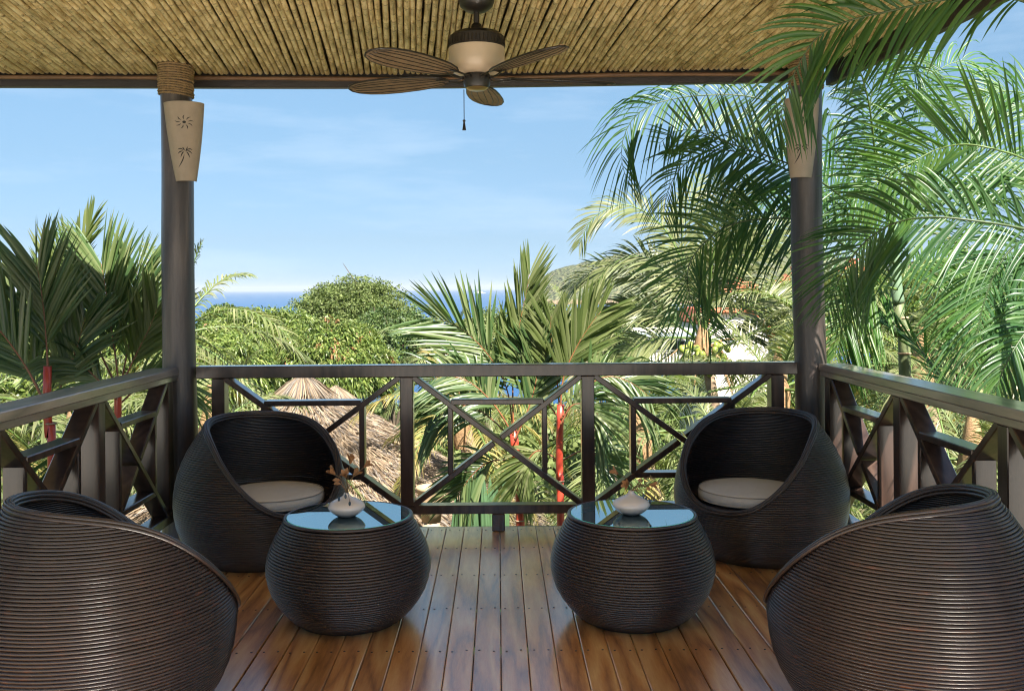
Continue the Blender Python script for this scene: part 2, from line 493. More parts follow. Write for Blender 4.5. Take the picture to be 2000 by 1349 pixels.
for yj in np.arange(2.3, 5.7, .5):
    mb = MB(); mb.bbar((-2.0, yj, -.105), (2.0, yj, -.105), .05, .14, (0, 1, 0), .004)
    link('joist', mb.mesh('joist'), M['rail'], deck, world_coords=True)
for xs in (-1.9, 1.9):
    for ys in (2.3, 3.9, 5.5):
        mb = MB(); mb.tube([(xs, ys, -5.2), (xs, ys, -.18)], .10, 12)
        link('support_post', mb.mesh('support_post', True), M['post'], deck, world_coords=True)

# added to bounce light inside, unseen: pale paved terrace behind the veranda
ter = thing('bounce_terrace', None, None, (0, -3, 0)); ter['kind'] = 'structure'
pm_ = simple('bounce_paving', (.74, .69, .61), .8, var=.08, scale=2, bump=.2)
mb = MB(); mb.box((-7, -10, -5.2), (7, 2.0, -.05)); link('bounce_base', mb.mesh('bounce_base'), pm_, ter, world_coords=True)
mb = MB(); mb.bbar((0, 0, -.02), (0, .99, -.02), .99, .05, (1, 0, 0), .006); slab_me = mb.mesh('bounce_slab')
for ix in range(-7, 7):
    for iy in range(-10, 2):
        o = link('bounce_slab', slab_me, pm_, ter, world_coords=True); o.location = (ix + .5, iy + .01, 0)

# ================================================================== ROOF
beam_pts = [P(px, py, 5.86) for px, py in ((-260, 170), (0, 170), (400, 171.5), (800, 171.5), (1000, 169), (1200, 166), (1400, 162.5), (1608, 158))]
bx = [p.x for p in beam_pts]; bz = [p.z for p in beam_pts]
def beam_bottom(x): return float(np.interp(x, bx, bz))
def ceil_z(x, y): return beam_bottom(min(x, 1.9)) + .062 + (5.80 - y) * .046
CORNER = 1.985
FLARE = .195
roof = thing('veranda_roof', 'low veranda roof lined with rows of pale round canes above the deck', 'roof', (0, 2.0, 3.0))
cdir = np.array([math.sin(R(5.2)), -math.cos(R(5.2)), .046])
cane_meshes = []
for kk in range(6):
    r_ = np.random.default_rng(100 + kk)
    mb = MB(); L = 5.5; pts = []; rad = []
    s = 0.0; rr = .0149 + r_.uniform(-.0012, .0014)
    nodes = []
    while s < L:
        nodes.append(s); s += r_.uniform(.09, .34)
    ss = [0.0]
    for q in nodes[1:]:
        ss += [q - .010, q - .0025, q + .0025, q + .010]
    ss.append(L)
    for q in ss:
        nd = min(abs(q - n_) for n_ in nodes[1:])
        pts.append((.004*math.sin(q*1.7 + kk) + .002*math.sin(q*5.1+kk*2), -q, .003*math.sin(q*2.3 + 2*kk)))
        rad.append(rr * (1.08 if nd < .005 else (1.0 if nd > .02 else .955)) * (1 - .02*q/L))
    mb.tube(pts, rad, 8, caps=False)
    me = mb.mesh('cane', True)
    at = me.attributes.new('node_ring', 'FLOAT', 'POINT')
    ring = [1.0 if min(abs(q - n_) for n_ in nodes[1:]) < .005 else 0.0 for q in ss]
    at.data.foreach_set('value', np.repeat(ring, 8).astype(np.float32))
    cane_meshes.append(me)
x0 = -3.75; sp = .0335; n_c = 0
ang = math.atan2(cdir[0], -cdir[1])
while True:
    xs = x0 + n_c * sp + random.uniform(-.0012, .0012)
    n_c += 1
    ys = 5.80 + random.uniform(-.006, .006)
    if xs > CORNER - .03:                # starts on the flared side edge instead
        # fascia x = CORNER+FLARE*(5.8-y); cane x = xs + tan(5.2deg)*(5.8-y)
        t = (xs - CORNER + .03) / (FLARE - math.tan(R(5.2)))
        ys = 5.8 - t
        if ys < YR + .5: break
        xx = xs + math.tan(R(5.2)) * t
    else:
        xx = xs
    o = link('cane', cane_meshes[n_c % 6], M['cane'], roof, world_coords=True)
    o.location = (xx, ys, ceil_z(xx, ys) + .017 + random.uniform(-.004, .003))
    Lc = (ys - YR) / math.cos(R(5.2))
    o.rotation_euler = (-math.atan(.046), random.choice([0, 1.3, 2.2, 4.4]) * 0, ang)
    o.scale = (1, Lc / 5.5, 1)
    # slip half of them so the nodes do not line up
# covering above the canes
mb = MB()
zt = lambda x, y: ceil_z(x, y) + .040
xl0, xl1 = x0 - .05, x0 + .75
v = [(xl0, 5.95, zt(-3, 5.95)), (CORNER + .02, 5.95, zt(2, 5.95)), (CORNER + FLARE*5.4 + .02, YR, zt(2, YR)), (xl1 - .15, YR, zt(-3, YR))]
v2 = [(a, b, c + .16) for a, b, c in v]
mb.add(v + v2, [(0, 3, 2, 1), (4, 5, 6, 7), (0, 1, 5, 4), (1, 2, 6, 5), (2, 3, 7, 6), (3, 0, 4, 7)])
link('roof_deck', mb.mesh('roof_deck'), simple('roof_boarding', (.06, .045, .03), .8, var=.3), roof, world_coords=True)
mb = MB()
bp_ = spline([(p.x, 5.86, p.z + .028) for p in beam_pts], 40)
sec = [(-.024, -.027), (.024, -.027), (.028, -.022), (.028, .088), (-.028, .088), (-.028, -.022)]
V = [(q[0], q[1] + .02 + a, q[2] + b) for q in bp_ for a, b in sec]
mb.add(V, [(i*6+k, i*6+(k+1) % 6, (i+1)*6+(k+1) % 6, (i+1)*6+k) for i in range(len(bp_)-1) for k in range(6)] + [(0, 1, 2, 3, 4, 5), tuple((len(bp_)-1)*6 + k for k in (5, 4, 3, 2, 1, 0))])
link('front_beam', mb.mesh('front_beam'), M['beam'], roof, world_coords=True)
mb = MB()
pp_ = spline([(p.x + (.15 if i else 0), 5.79 + .012*math.sin(i*2.1), p.z + .040 + .005*math.sin(i*1.7)) for i, p in enumerate(beam_pts)][:-1] + [(1.9, 5.79, bz[-1] + .042)], 60)
mb.tube(pp_, .012 + .0018*np.sin(np.arange(60)*.7), 8)
link('trim_pole', mb.mesh('trim_pole', True), M['pole'], roof, world_coords=True)
mb = MB()
a = np.array([CORNER + .03, 5.9, bz[-1] + .035]); b = np.array([CORNER + FLARE*5.4 + .03, YR, ceil_z(2, YR) - .01])
mb.bbar(a, b, .05, .12, (1, 0, 0), .006)
link('side_fascia', mb.mesh('side_fascia'), M['beam'], roof, world_coords=True)

# ================================================================== POSTS with rope and sconce
def make_post(label, pts, rads, rope_z, seed):
    t = thing('veranda_post', label, 'post', (pts[0][0], pts[0][1], 0))
    sp_ = spline(pts, 46); rr = np.interp(np.linspace(0, 1, 46), np.linspace(0, 1, len(rads)), rads)
    r_ = np.random.default_rng(seed)
    mb = MB()
    seg = 28; V = []
    for i, (q, r0) in enumerate(zip(sp_, rr)):
        aa = np.arange(seg)/seg*2*np.pi
        rad = r0 * (1 + .022*np.sin(3*aa + i*.11 + seed) + .014*np.sin(7*aa - i*.06) + .008*np.sin(13*aa + i*.3))
        V.append(np.stack([q[0] + rad*np.cos(aa), q[1] + rad*np.sin(aa), np.full(seg, q[2])], -1))
    V = np.array(V)
    i = np.arange(45)[:, None]; j = np.arange(seg)[None, :]; j2 = (j+1) % seg
    mb.add(V.reshape(-1, 3), np.stack([i*seg+j, i*seg+j2, (i+1)*seg+j2, (i+1)*seg+j], -1).reshape(-1, 4))
    link('shaft', mb.mesh('shaft', True), M['post'], t, world_coords=True)
    # rope: individual turns of twisted two-strand rope
    z0, z1, rr0 = rope_z
    nturn = 13
    for q in range(nturn):
        zc = z0 + (z1 - z0) * (q + .5) / nturn
        c = [np.interp(zc, sp_[:, 2], sp_[:, 0]), np.interp(zc, sp_[:, 2], sp_[:, 1])]
        mb = MB()
        n = 72; aa = np.arange(n)/n*2*np.pi
        for s in (0, np.pi):
            tw = aa*26 + s
            rad = rr0 + .0035*np.cos(tw) + .0025*math.sin(q*2.3)
            zz = zc + .0035*np.sin(tw) - .008*np.cos(aa) * (1 if q < 6 else .4) + r_.uniform(-.001, .001)
            mb.tube(np.stack([c[0] + rad*np.cos(aa), c[1] + rad*np.sin(aa), zz], -1), .0048, 5, closed=True)
        link('rope_turn', mb.mesh('rope_turn', True), M['rope'], t, world_coords=True)
    return t
pL = [P(355, 1000, 5.62), P(352, 820, 5.62), P(350, 700, 5.62), P(347, 500, 5.62), P(346, 300, 5.62), P(342, 130, 5.62)]
pL = [(pL[0].x, 5.62, -.02)] + [(p.x, p.y, p.z) for p in pL[1:-1]] + [(pL[-1].x, 5.62, 2.80)]
make_post('dark rounded post whose beige lamp shows a whole sun and palm carving', pL, [.108, .100, .092, .090, .089, .088], (2.52, 2.70, .094), 3)
pR = [(P(1590, 1000, 5.62).x, 5.62, -.02)] + [tuple(P(px, py, 5.62)) for px, py in ((1586, 820), (1583, 700), (1577, 500), (1575, 330))] + [(P(1574, 130, 5.62).x, 5.62, 2.80)]
make_post('weathered rounded post half hidden behind the drooping green palm fronds', pR, [.100, .092, .088, .088, .088, .087], (2.54, 2.72, .092), 9)

def sconce(label, top_c, bot_c, rt, rb, az, y_post):
    """tapered half shell hung on a post; az is the direction the shell bulges to"""
    t = thing('wall_lamp', label, 'lamp', (bot_c[0], bot_c[1], bot_c[2]))
    n, m = 25, 18
    th = np.linspace(-1.75, 1.75, n) + az
    def surf(u, v, off=0.0):   # u across -1..1, v 0 (bottom)..1 (top)
        a_ = az + u*1.75
        c = np.array(bot_c)*(1-v) + np.array(top_c)*v
        r0 = rb*(1-v) + rt*v + .006*math.sin(math.pi*v) + off
        return np.array([c[0] + r0*math.cos(a_), c[1] + r0*math.sin(a_)*.8, c[2]])
    mb = MB()
    V = []
    for off in (0, -.008):
        for i in range(m):
            for j in range(n):
                V.append(surf(-1 + 2*j/(n-1), i/(m-1), off))
    fs = []
    o2 = n*m
    for i in range(m-1):
        for j in range(n-1):
            p = i*n+j
            fs.append((p, p+1, p+n+1, p+n)); fs.append((o2+p, o2+p+n, o2+p+n+1, o2+p+1))
    for j in range(n-1):
        fs.append((j+1, j, o2+j, o2+j+1)); p = (m-1)*n+j; fs.append((p, p+1, o2+p+1, o2+p))
    for i in range(m-1):
        p = i*n; fs.append((p, p+n, o2+p+n, o2+p)); p = i*n+n-1; fs.append((p+n, p, o2+p, o2+p+n))
    mb.add(V, fs)
    link('lamp_shade', smooth_by_angle(mb.mesh('lamp_shade'), 50), M['sconce'], t, world_coords=True)
    H = top_c[2] - bot_c[2]
    def stroke(pts, w):
        """carved slit: a shallow lens-shaped ribbon let into the shade"""
        mb2 = MB()
        k = len(pts); V = []
        for q in range(k):
            u, v_ = pts[q]; a0 = pts[max(q-1, 0)]; b0 = pts[min(q+1, k-1)]
            du, dv = (b0[0]-a0[0])*.13, (b0[1]-a0[1])*H
            l = math.hypot(du, dv) + 1e-9
            ww = w * math.sin(math.pi*(q+.25)/(k-.5))
            nu, nv = -dv/l*ww/.13, du/l*ww/H
            V += [surf(u+nu, v_+nv, .0012), surf(u-nu, v_-nv, .0012)]
        mb2.add(V, [(2*q, 2*q+1, 2*q+3, 2*q+2) for q in range(k-1)])
        return mb2.mesh('slit_ribbon')
    # sun
    su, sv = 0.06, .735
    for q in range(9):
        a_ = q/9*2*math.pi + .2
        pts = []
        for s in np.linspace(.45, 1.15, 5):
            aa = a_ + .12*math.sin((s-.4)*5)
            pts.append((su + s*.034*math.cos(aa)/.13, sv + s*.034*math.sin(aa)/H))
        link('carved_ray', stroke(pts, .0022), M['groove_shadow'], t, world_coords=True)
    pts = [(su + .0075*math.cos(a_)/.13, sv + .0075*math.sin(a_)/H) for a_ in np.linspace(0, math.pi*2, 9)]
    mb2 = MB(); mb2.add([surf(*q, .0012) for q in pts[:-1]], [tuple(range(8))]); link('carved_disc', mb2.mesh('carved_disc'), M['groove_shadow'], t, world_coords=True)
    # palm: trunk and fronds
    tu, tv = .06, .36
    pts = [(tu - .015*s*s/.13*2 - .004/.13, tv - s*.075/H) for s in np.linspace(0.12, 1.15, 8)]
    link('carved_trunk', stroke(pts, .0030), M['groove_shadow'], t, world_coords=True)
    for (dx, dy, cv) in ((-.036, .014, .012), (-.038, -.010, .010), (-.024, -.030, .012), (.012, .030, -.006), (.036, .012, .012), (.036, -.010, .012), (.024, -.032, .012), (-.012, .026, .004)):
        pts = []
        for s in np.linspace(.2, 1, 6):
            pts.append((tu + s*dx/.13, tv + (s*dy + cv*math.sin(math.pi*s)*.9)/H))
        link('carved_leaf', stroke(pts, .0030), M['groove_shadow'], t, world_coords=True)
    return t
d_ = 5.50
tl, bl = P(356, 201, d_), P(359, 353, d_)
sconce('beige tapered wall lamp with full sun and palm carving, on the bare post', (tl.x, 5.53, tl.z), (bl.x, 5.545, bl.z), .113, .058, R(-83), 5.62)
tr_, br_ = P(1569, 192, d_), P(1569, 346, d_)
sconce('beige tapered wall lamp partly covered by palm leaflets, on the weathered post', (tr_.x, 5.53, tr_.z), (br_.x, 5.545, br_.z), .098, .060, R(-108), 5.62)

# ================================================================== RAILINGS
def member(t, name, a, b, w, depth, ddir, mat=None):
    mb = MB()
    a = np.array(a, float); b = np.array(b, float)
    mb.bbar(a, b, w, depth, np.cross(b - a, np.array(ddir, float)), .004)
    return link(name, mb.mesh(name), mat or M['rail'], t, world_coords=True)

ZT, ZTB, ZB0, ZB1 = .962, .893, .102, .152   # rail top, rail underside, bottom rail
def panel(t, conv, s0, s1, bottom_bar, depth, wd):
    """conv(s, z, off) -> world; wd: direction of depth. s0,s1 clear inner edges of a panel"""
    W, zl, zh = s1 - s0, ZB1, ZTB
    H = zh - zl
    iu = .22*W; zi = zl + .785*H; zj = zl + .235*H
    th = .032
    cx_, cz_ = (s0+s1)/2, (zl+zh)/2
    # diagonals: one through, one in two halves; outer legs to the corners
    def m(name, p, q, w=th, dd=depth):
        member(t, name, conv(*p, 0), conv(*q, 0), w, dd, wd)
    m('diagonal_brace', (s0, zh), (s1, zl), th, depth)
    # second diagonal is 3 mm shallower, butted at the crossing
    g = .6*th
    m('diagonal_brace', (s0, zl), (cx_ - g, cz_ - g*H/W), th, depth - .006)
    m('diagonal_brace', (cx_ + g, cz_ + g*H/W), (s1, zh), th, depth - .006)
    m('inner_bar', (s0+iu+.004, zi+.012), (s1-iu-.004, zi+.012), th*.95, depth - .003)
    m('inner_upright', (s0+iu, zj), (s0+iu, zi), th*.95, depth - .010)
    m('inner_upright', (s1-iu, zj), (s1-iu, zi), th*.95, depth - .010)
    if bottom_bar:
        m('inner_bar', (s0+iu+.01, zj-.008), (s1-iu-.01, zj-.008), th*.95, depth - .003)
DEP = .095
# front
yc = 5.60 + DEP/2
fr = thing('balustrade', 'dark wooden balustrade crossing the view of the sea, between the two round posts', 'railing', (0, yc, 0), group=None)
member(fr, 'top_rail', (-1.745, yc, (ZT+ZTB)/2), (1.735, yc, (ZT+ZTB)/2), ZT-ZTB, .105, (0, 1, 0))
member(fr, 'bottom_rail', (-1.75, yc, (ZB0+ZB1)/2), (1.74, yc, (ZB0+ZB1)/2), ZB1-ZB0, DEP-.006, (0, 1, 0))
fposts = [-1.618, -.533, .513, 1.606]
PW = .074
for q in fposts:
    member(fr, 'baluster_post', (q, yc, ZB1+.001), (q, yc, ZTB-.001), PW, DEP, (0, 1, 0))
member(fr, 'foot', (-.008, yc, 0.002), (-.008, yc, ZB0-.001), PW, DEP, (0, 1, 0))
for i in range(3):
    panel(fr, lambda s, z, o: (s, yc, z), fposts[i]+PW/2, fposts[i+1]-PW/2, i != 1, DEP, (0, 1, 0))
# sides
for sx, lab in ((-1, 'dark side balustrade beside the red-stemmed palms with a broad polished handrail'), (1, 'side balustrade under the hanging palm leaflets with a sky-sheened handrail')):
    xc = sx*(1.83 + DEP/2)
    t = thing('balustrade', lab, 'railing', (xc, 3, 0))
    xr = sx*(1.815 + .075)
    member(t, 'top_rail', (xr, 5.52, ZT-.020), (xr, 2.04, ZT-.020), .040, .15, (1, 0, 0), M['rail_y'] if 'rail_y' in M else None)
    member(t, 'under_rail', (xc, 5.52, ZTB+.014), (xc, 2.04, ZTB+.014), .034, .112, (1, 0, 0), M['rail_y'] if 'rail_y' in M else None)
    member(t, 'bottom_rail', (xc, 5.52, (ZB0+ZB1)/2), (xc, 2.04, (ZB0+ZB1)/2), ZB1-ZB0, DEP-.006, (1, 0, 0))
    ps = [5.43 - .945*i for i in range(4)]
    for q in ps:
        member(t, 'baluster_post', (xc, q, ZB1+.001), (xc, q, ZTB-.004), PW, DEP, (1, 0, 0))
        if q < 5.3: member(t, 'foot', (xc, q - .47, .002), (xc, q - .47, ZB0-.001), PW, DEP, (1, 0, 0))
    for i in range(3):
        panel(t, lambda s, z, o: (xc, s, z), ps[i+1]+PW/2, ps[i]-PW/2, i % 2 == 0, DEP, (1, 0, 0))

# ================================================================== CHAIRS
prof_c = spline([(.300, 0, 0), (.345, 0, .035), (.385, 0, .085), (.423, 0, .17), (.441, 0, .27), (.440, 0, .35), (.420, 0, .45), (.385, 0, .54), (.342, 0, .615), (.300, 0, .675), (.258, 0, .722)], 400)
pcz, pcr = prof_c[:, 2], prof_c[:, 0]
def rc(z): return np.interp(z, pcz, pcr)
rim_phi = np.radians([0, 10, 20, 30, 41, 53, 66, 80, 97, 120, 150, 180])
rim_z = np.array([.283, .288, .311, .360, .433, .520, .598, .650, .684, .705, .716, .720])
def rimz(phi):
    p = np.abs((np.asarray(phi) + np.pi) % (2*np.pi) - np.pi)
    # smooth interpolation
    return np.interp(p, fine_phi, fine_rim)
fine = spline([(p, 0, z) for p, z in zip(rim_phi, rim_z)], 300)
fine_phi, fine_rim = fine[:, 0], fine[:, 2]
def make_chair(label):
    t = thing('tub_chair', label, 'chair', (0, 0, 0), group='round woven tub chairs on the deck')
    s = np.r_[0, np.cumsum(np.hypot(np.diff(pcr), np.diff(pcz)))]
    pitch = .0112; k = 0
    for sv in np.arange(.006, s[-1] - .006, pitch):
        z = float(np.interp(sv, s, pcz)); r0 = float(np.interp(sv, s, pcr))
        if z < fine_rim[0] - .004:
            a = np.linspace(0, 2*np.pi, 97)[:-1]; closed = True
        else:
            ph0 = float(np.interp(z + .003, fine_rim, fine_phi))
            if ph0 > np.radians(172): continue
            a = np.linspace(ph0, 2*np.pi - ph0, max(8, int(96*(1 - ph0/np.pi)))); closed = False
        wob = .0006*np.sin(a*3 + k*1.3) ; 
        mb = MB()
        mb.tube(np.stack([(r0+wob)*np.cos(a), (r0+wob)*np.sin(a), z + .0005*np.sin(a*2 + k)], -1), .0062, 6, closed=closed)
        link('coil', mb.mesh('coil', True), M['rattan'], t); k += 1
    a = np.linspace(0, 2*np.pi, 145)[:-1]
    for (dr, dz) in ((.011, -.002), (.0055, .0085), (-.0065, .0085), (-.013, -.001), (-.014, -.014)):
        z = rimz(a); r0 = rc(z)
        mb = MB(); mb.tube(np.stack([(r0+dr)*np.cos(a), (r0+dr)*np.sin(a), z + dz], -1), .0072, 8, closed=True)
        link('rim_cane', mb.mesh('rim_cane', True), M['rattan'], t)
    mb = MB(); pr = [(.001, .285)]
    for q in np.arange(.008, .425, .0118):
        pr += [(q, .285), (q+.003, .290), (q+.006, .2915), (q+.009, .290)]
    mb.lathe(pr, 48); link('seat_base', mb.mesh('seat_base', True), M['rattan'], t)
    mb = MB(); mb.lathe([(.001, .004), (.29, .004), (.302, .012)], 48); link('foot_ring', mb.mesh('foot_ring', True), M['rattan'], t)
    return t
def make_cushion(label):
    t = thing('seat_cushion', label, 'cushion', (0, 0, 0), group='round linen seat cushions')
    mb = MB(); pr = [(.001, .001), (.22, .001), (.252, .008), (.262, .020), (.264, .034), (.262, .048), (.254, .061), (.225, .069), (.12, .076), (.001, .078)]
    pr = spline([(p[0], 0, p[1]) for p in pr], 30)
    mb.lathe([(max(p[0], .001), p[2]) for p in pr], 48)
    link('cover', mb.mesh('cover', True), M['cushion'], t)
    a = np.arange(96)/96*2*np.pi
    mb = MB()
    mb.tube(np.stack([.2565*np.cos(a), .2565*np.sin(a), .0615 + 0*a], -1), .0034, 5, closed=True)
    link('piping', mb.mesh('piping', True), M['piping'], t)
    mb = MB()
    mb.tube(np.stack([.2595*np.cos(a), .2595*np.sin(a), .014 + 0*a], -1), .0034, 5, closed=True)
    link('piping', mb.mesh('piping', True), M['piping'], t)
    return t
chairs = [(-1.255, 5.135, -50, 'dark woven tub chair facing the deck, in front of the thatched hut'),
          (1.375, 5.135, 230, 'dark woven tub chair facing the deck, below the post with palm fronds'),
          (-1.335, 3.22, 40, 'dark woven tub chair seen from behind, under the view of the red-stemmed palms'),
          (1.345, 3.22, 140, 'dark woven tub chair seen from behind, beside the sky-sheened handrail')]
chair0 = make_chair(chairs[0][3]); cush0 = make_cushion('pale linen cushion in the chair near the thatched hut')
cl = ['pale linen cushion in the chair near the thatched hut', 'pale linen cushion in the chair below the palm-covered post',
      'pale linen cushion hidden inside the chair backing the red-stemmed palms', 'pale linen cushion hidden inside the chair backing the sky-sheened handrail']
for i, (x, y, a, lab) in enumerate(chairs):
    o = chair0 if i == 0 else copy_tree(chair0)
    o.location = (x, y, .001); o.rotation_euler = (0, 0, R(a)); o['label'] = lab
    if i < 2:
        c = cush0 if i == 0 else copy_tree(cush0)
        c.location = (x + .125*math.cos(R(a)), y + .125*math.sin(R(a)), .296); c.rotation_euler = (0, 0, R(a + 17)); c['label'] = cl[i]

# ================================================================== TABLES
prof_t = spline([(.205, 0, 0), (.245, 0, .030), (.288, 0, .078), (.322, 0, .135), (.340, 0, .20), (.341, 0, .245), (.330, 0, .30), (.308, 0, .35), (.285, 0, .393), (.266, 0, .428)], 300)
def make_table(label):
    t = thing('drum_table', label, 'table', (0, 0, 0), group='round woven side tables with glass tops')
    tz, tr = prof_t[:, 2], prof_t[:, 0]
    s = np.r_[0, np.cumsum(np.hypot(np.diff(tr), np.diff(tz)))]
    a = np.arange(96)/96*2*np.pi
    for k, sv in enumerate(np.arange(.006, s[-1], .0119)):
        z = float(np.interp(sv, s, tz)); r0 = float(np.interp(sv, s, tr)) + .0006*math.sin(k*1.9)
        mb = MB(); mb.tube(np.stack([r0*np.cos(a), r0*np.sin(a), z + 0*a], -1), .0064, 6, closed=True)
        link('coil', mb.mesh('coil', True), M['rattan'], t)
    for (r0, z, w) in ((.268, .433, .0075),):
        mb = MB(); mb.tube(np.stack([r0*np.cos(a), r0*np.sin(a), z + 0*a], -1), w, 8, closed=True)
        link('rim_cane', mb.mesh('rim_cane', True), M['rattan'], t)
    mb = MB(); pr = [(.001, .420)]
    for q in np.arange(.006, .255, .0122):
        pr += [(q, .4195), (q+.003, .426), (q+.006, .428), (q+.009, .426)]
    mb.lathe(pr, 56); link('woven_top', mb.mesh('woven_top', True), M['rattan'], t)
    mb = MB(); mb.lathe([(.001, .4315), (.2585, .4315)], 72); mb.lathe([(.2585, .4395), (.001, .4395)], 72)
    g = link('glass_top', mb.mesh('glass_top'), M['glass'], t)
    mb = MB(); mb.lathe([(.2585, .4315), (.2605, .4325), (.2610, .4355), (.2605, .4385), (.2585, .4395)], 72)
    link('glass_edge', mb.mesh('glass_edge', True), M['glass_edge'], g)
    return t
def make_vase(label):
    t = thing('bud_vase', label, 'vase', (0, 0, 0), group='squat white bud vases')
    pr = spline([(.001, 0, .001), (.030, 0, .001), (.040, 0, .004), (.062, 0, .018), (.077, 0, .036), (.078, 0, .046), (.068, 0, .060), (.045, 0, .073), (.022, 0, .083), (.0125, 0, .093), (.0115, 0, .100), (.0095, 0, .101), (.008, 0, .093), (.008, 0, .07)], 46)
    mb = MB(); mb.lathe([(max(p[0], .001), p[2]) for p in pr], 48)
    link('body', mb.mesh('body', True), M['ceramic'], t)
    return t
def bloom_mesh(r_, L=.034, W=.020):
    mb = MB(); n = 5
    for q in range(n):
        a = q/n*2*math.pi + r_.uniform(-.2, .2); op = r_.uniform(.75, 1.15)
        V = []
        for s, w, o_ in ((0, .003, .002), (.35, .006, .005), (.65, .009, .010*op), (.88, .007, .017*op), (1.0, .001, .023*op)):
            d = np.array([math.cos(a), math.sin(a), 0]); sd = np.array([-math.sin(a), math.cos(a), 0])
            c = d*o_ + np.array([0, 0, s*L])
            V += [c - sd*w, c - d*.0015, c + sd*w]
        fs = []
        for i in range(4):
            fs += [(3*i, 3*i+1, 3*i+4, 3*i+3), (3*i+1, 3*i+2, 3*i+5, 3*i+4)]
        mb.add(V, fs)
    return mb.mesh('bloom', True)
def flowers(label, base, blooms, beads, twigs, leaves, seed):
    """blooms etc. are target points; base is the vase mouth"""
    r_ = np.random.default_rng(seed)
    t = thing('dried_flower_bunch', label, 'dried flowers', tuple(base))
    for p in blooms:
        d = Vector(p) - Vector(base)
        mid = Vector(base) + d*.5 + Vector((-d.x*.15, -d.y*.15, .012))
        mb = MB(); mb.tube(spline([Vector(base) - Vector((0, 0, .03)), Vector(base), mid, p], 14), .0016, 5)
        st = link('stalk', mb.mesh('stalk', True), M['stem'], t, world_coords=True)
        b = link('bloom', bloom_mesh(r_), M['dry'], t, world_coords=True)
        q = (Vector(p) - mid).to_track_quat('Z', 'Y')
        b.location = p; b.rotation_euler = q.to_euler(); s_ = r_.uniform(.95, 1.25); b.scale = (s_, s_, s_)
    for p in beads:
        mb = MB(); mb.tube(spline([Vector(base), Vector(base) + (Vector(p)-Vector(base))*.5 + Vector((0, -.002, .014)), Vector(p) + Vector((0, 0, .010))], 8), .0009, 4)
        link('wire', mb.mesh('wire', True), M['stem'], t, world_coords=True)
        mb = MB(); mb.ellipsoid(p, (.0052, .0052, .0100), 9, 8, .03)
        link('bead', mb.mesh('bead', True), M['bead'], t, world_coords=True)
    for p in twigs:
        pts = spline([Vector(base), Vector(base) + (Vector(p)-Vector(base))*.5 + Vector((0, 0, .012)), p], 20)
        mb = MB(); mb.tube(pts, .0014, 5)
        for i in range(6, 20):
            for _ in range(2):
                o_ = r_.normal(size=3)*.0028
                mb.ellipsoid(pts[i] + o_, (.0026, .0026, .004), 5, 4)
        link('seed_twig', mb.mesh('seed_twig', True), M['stem'], t, world_coords=True)
    for p, dx in leaves:
        p = np.array(p)
        mb = MB(); V = []
        b0 = np.array(base)
        for s, w in ((0, .001), (.25, .006), (.55, .008), (.8, .005), (1, .0004)):
            c = p + np.array([dx*s, 0, .004*math.sin(s*3)])
            V += [c + (0, 0, w), c + (0, -.003, 0), c - (0, 0, w)]
        fs = []
        for i in range(4): fs += [(3*i, 3*i+1, 3*i+4, 3*i+3), (3*i+1, 3*i+2, 3*i+5, 3*i+4)]
        mb.add(V, fs)
        mb.tube(spline([b0, b0*.5+p*.5, p], 6), .001, 4)
        link('dried_pod', mb.mesh('dried_pod', True), M['dry'], t, world_coords=True)
    return t
tab_pos = [(-.645, 4.15), (.563, 4.15)]
t0 = make_table('woven drum table with glass top holding the fuller vase of dried flowers')
t1 = copy_tree(t0); t1['label'] = 'woven drum table with glass top holding the vase with sparse drooping flowers'
t0.location = (*tab_pos[0], .001); t1.location = (*tab_pos[1], .001)
v0 = make_vase('squat white bud vase holding five upright dried blooms and blue beads')
v1 = copy_tree(v0); v1['label'] = 'squat white bud vase holding leaning dried blooms and seed twigs'
yv = 4.12
vL = P(677, 1000, yv); vR = P(1233, 1000, yv)
v0.location = (vL.x, yv, .4405); v1.location = (vR.x, yv, .4405)
bl_ = Vector((vL.x + .003, yv, .541)); br2 = Vector((vR.x + .004, yv, .541))
flowers('five dried tan blooms with seed pods and blue beads, upright in the vase', bl_,
        [P(684, 905, yv), P(711, 912, yv+.03), P(655, 926, yv-.02), P(675, 932, yv-.03), P(690, 930, yv+.02)],
        [P(662, 974, yv-.075), P(675, 969, yv-.07), P(683, 983, yv-.085)],
        [P(720, 948, yv+.01)], [(P(665, 938, yv-.02), -.035), (P(666, 945, yv-.02), -.032), (P(686, 950, yv), .004)], 5)
flowers('leaning dried tan blooms with seed twigs and blue beads in the sparser vase', br2,
        [P(1207, 925, yv+.02), P(1228, 945, yv-.02), P(1268, 946, yv)],
        [P(1230, 963, yv+.04), P(1257, 968, yv-.02), P(1262, 975, yv-.01), P(1270, 979, yv)],
        [P(1272, 930, yv), P(1262, 950, yv+.02)], [(P(1244, 955, yv-.01), .004), (P(1262, 955, yv), .02)], 8)

# ================================================================== CEILING FAN
fx, fy = P(931, 100, 4.5).x, 4.5
zc_ = ceil_z(fx, fy)
fan = thing('ceiling_fan', 'dark bronze ceiling fan with cream motor band and leaf shaped blades', 'fan', (fx, fy, zc_))
def fpart(name, prof, mat, seg=40, par=fan):
    mb = MB(); mb.lathe([(max(a, .0005), b) for a, b in prof], seg, (fx, fy, 0))
    return link(name, smooth_by_angle(mb.mesh(name), 45), M[mat], par, world_coords=True)
zz = lambda py: P(931, py, 4.5).z
fpart('canopy', [(.0, zz(-8)), (.08, zz(-8)), (.084, zz(4)), (.074, zz(14)), (.05, zz(22)), (.03, zz(25)), (.0, zz(25))], 'fan_dark')
fpart('downrod', [(.0, zz(20)), (.014, zz(20)), (.014, zz(46)), (.022, zz(48)), (.034, zz(62)), (.034, zz(66)), (0, zz(66))], 'fan_dark', 24)
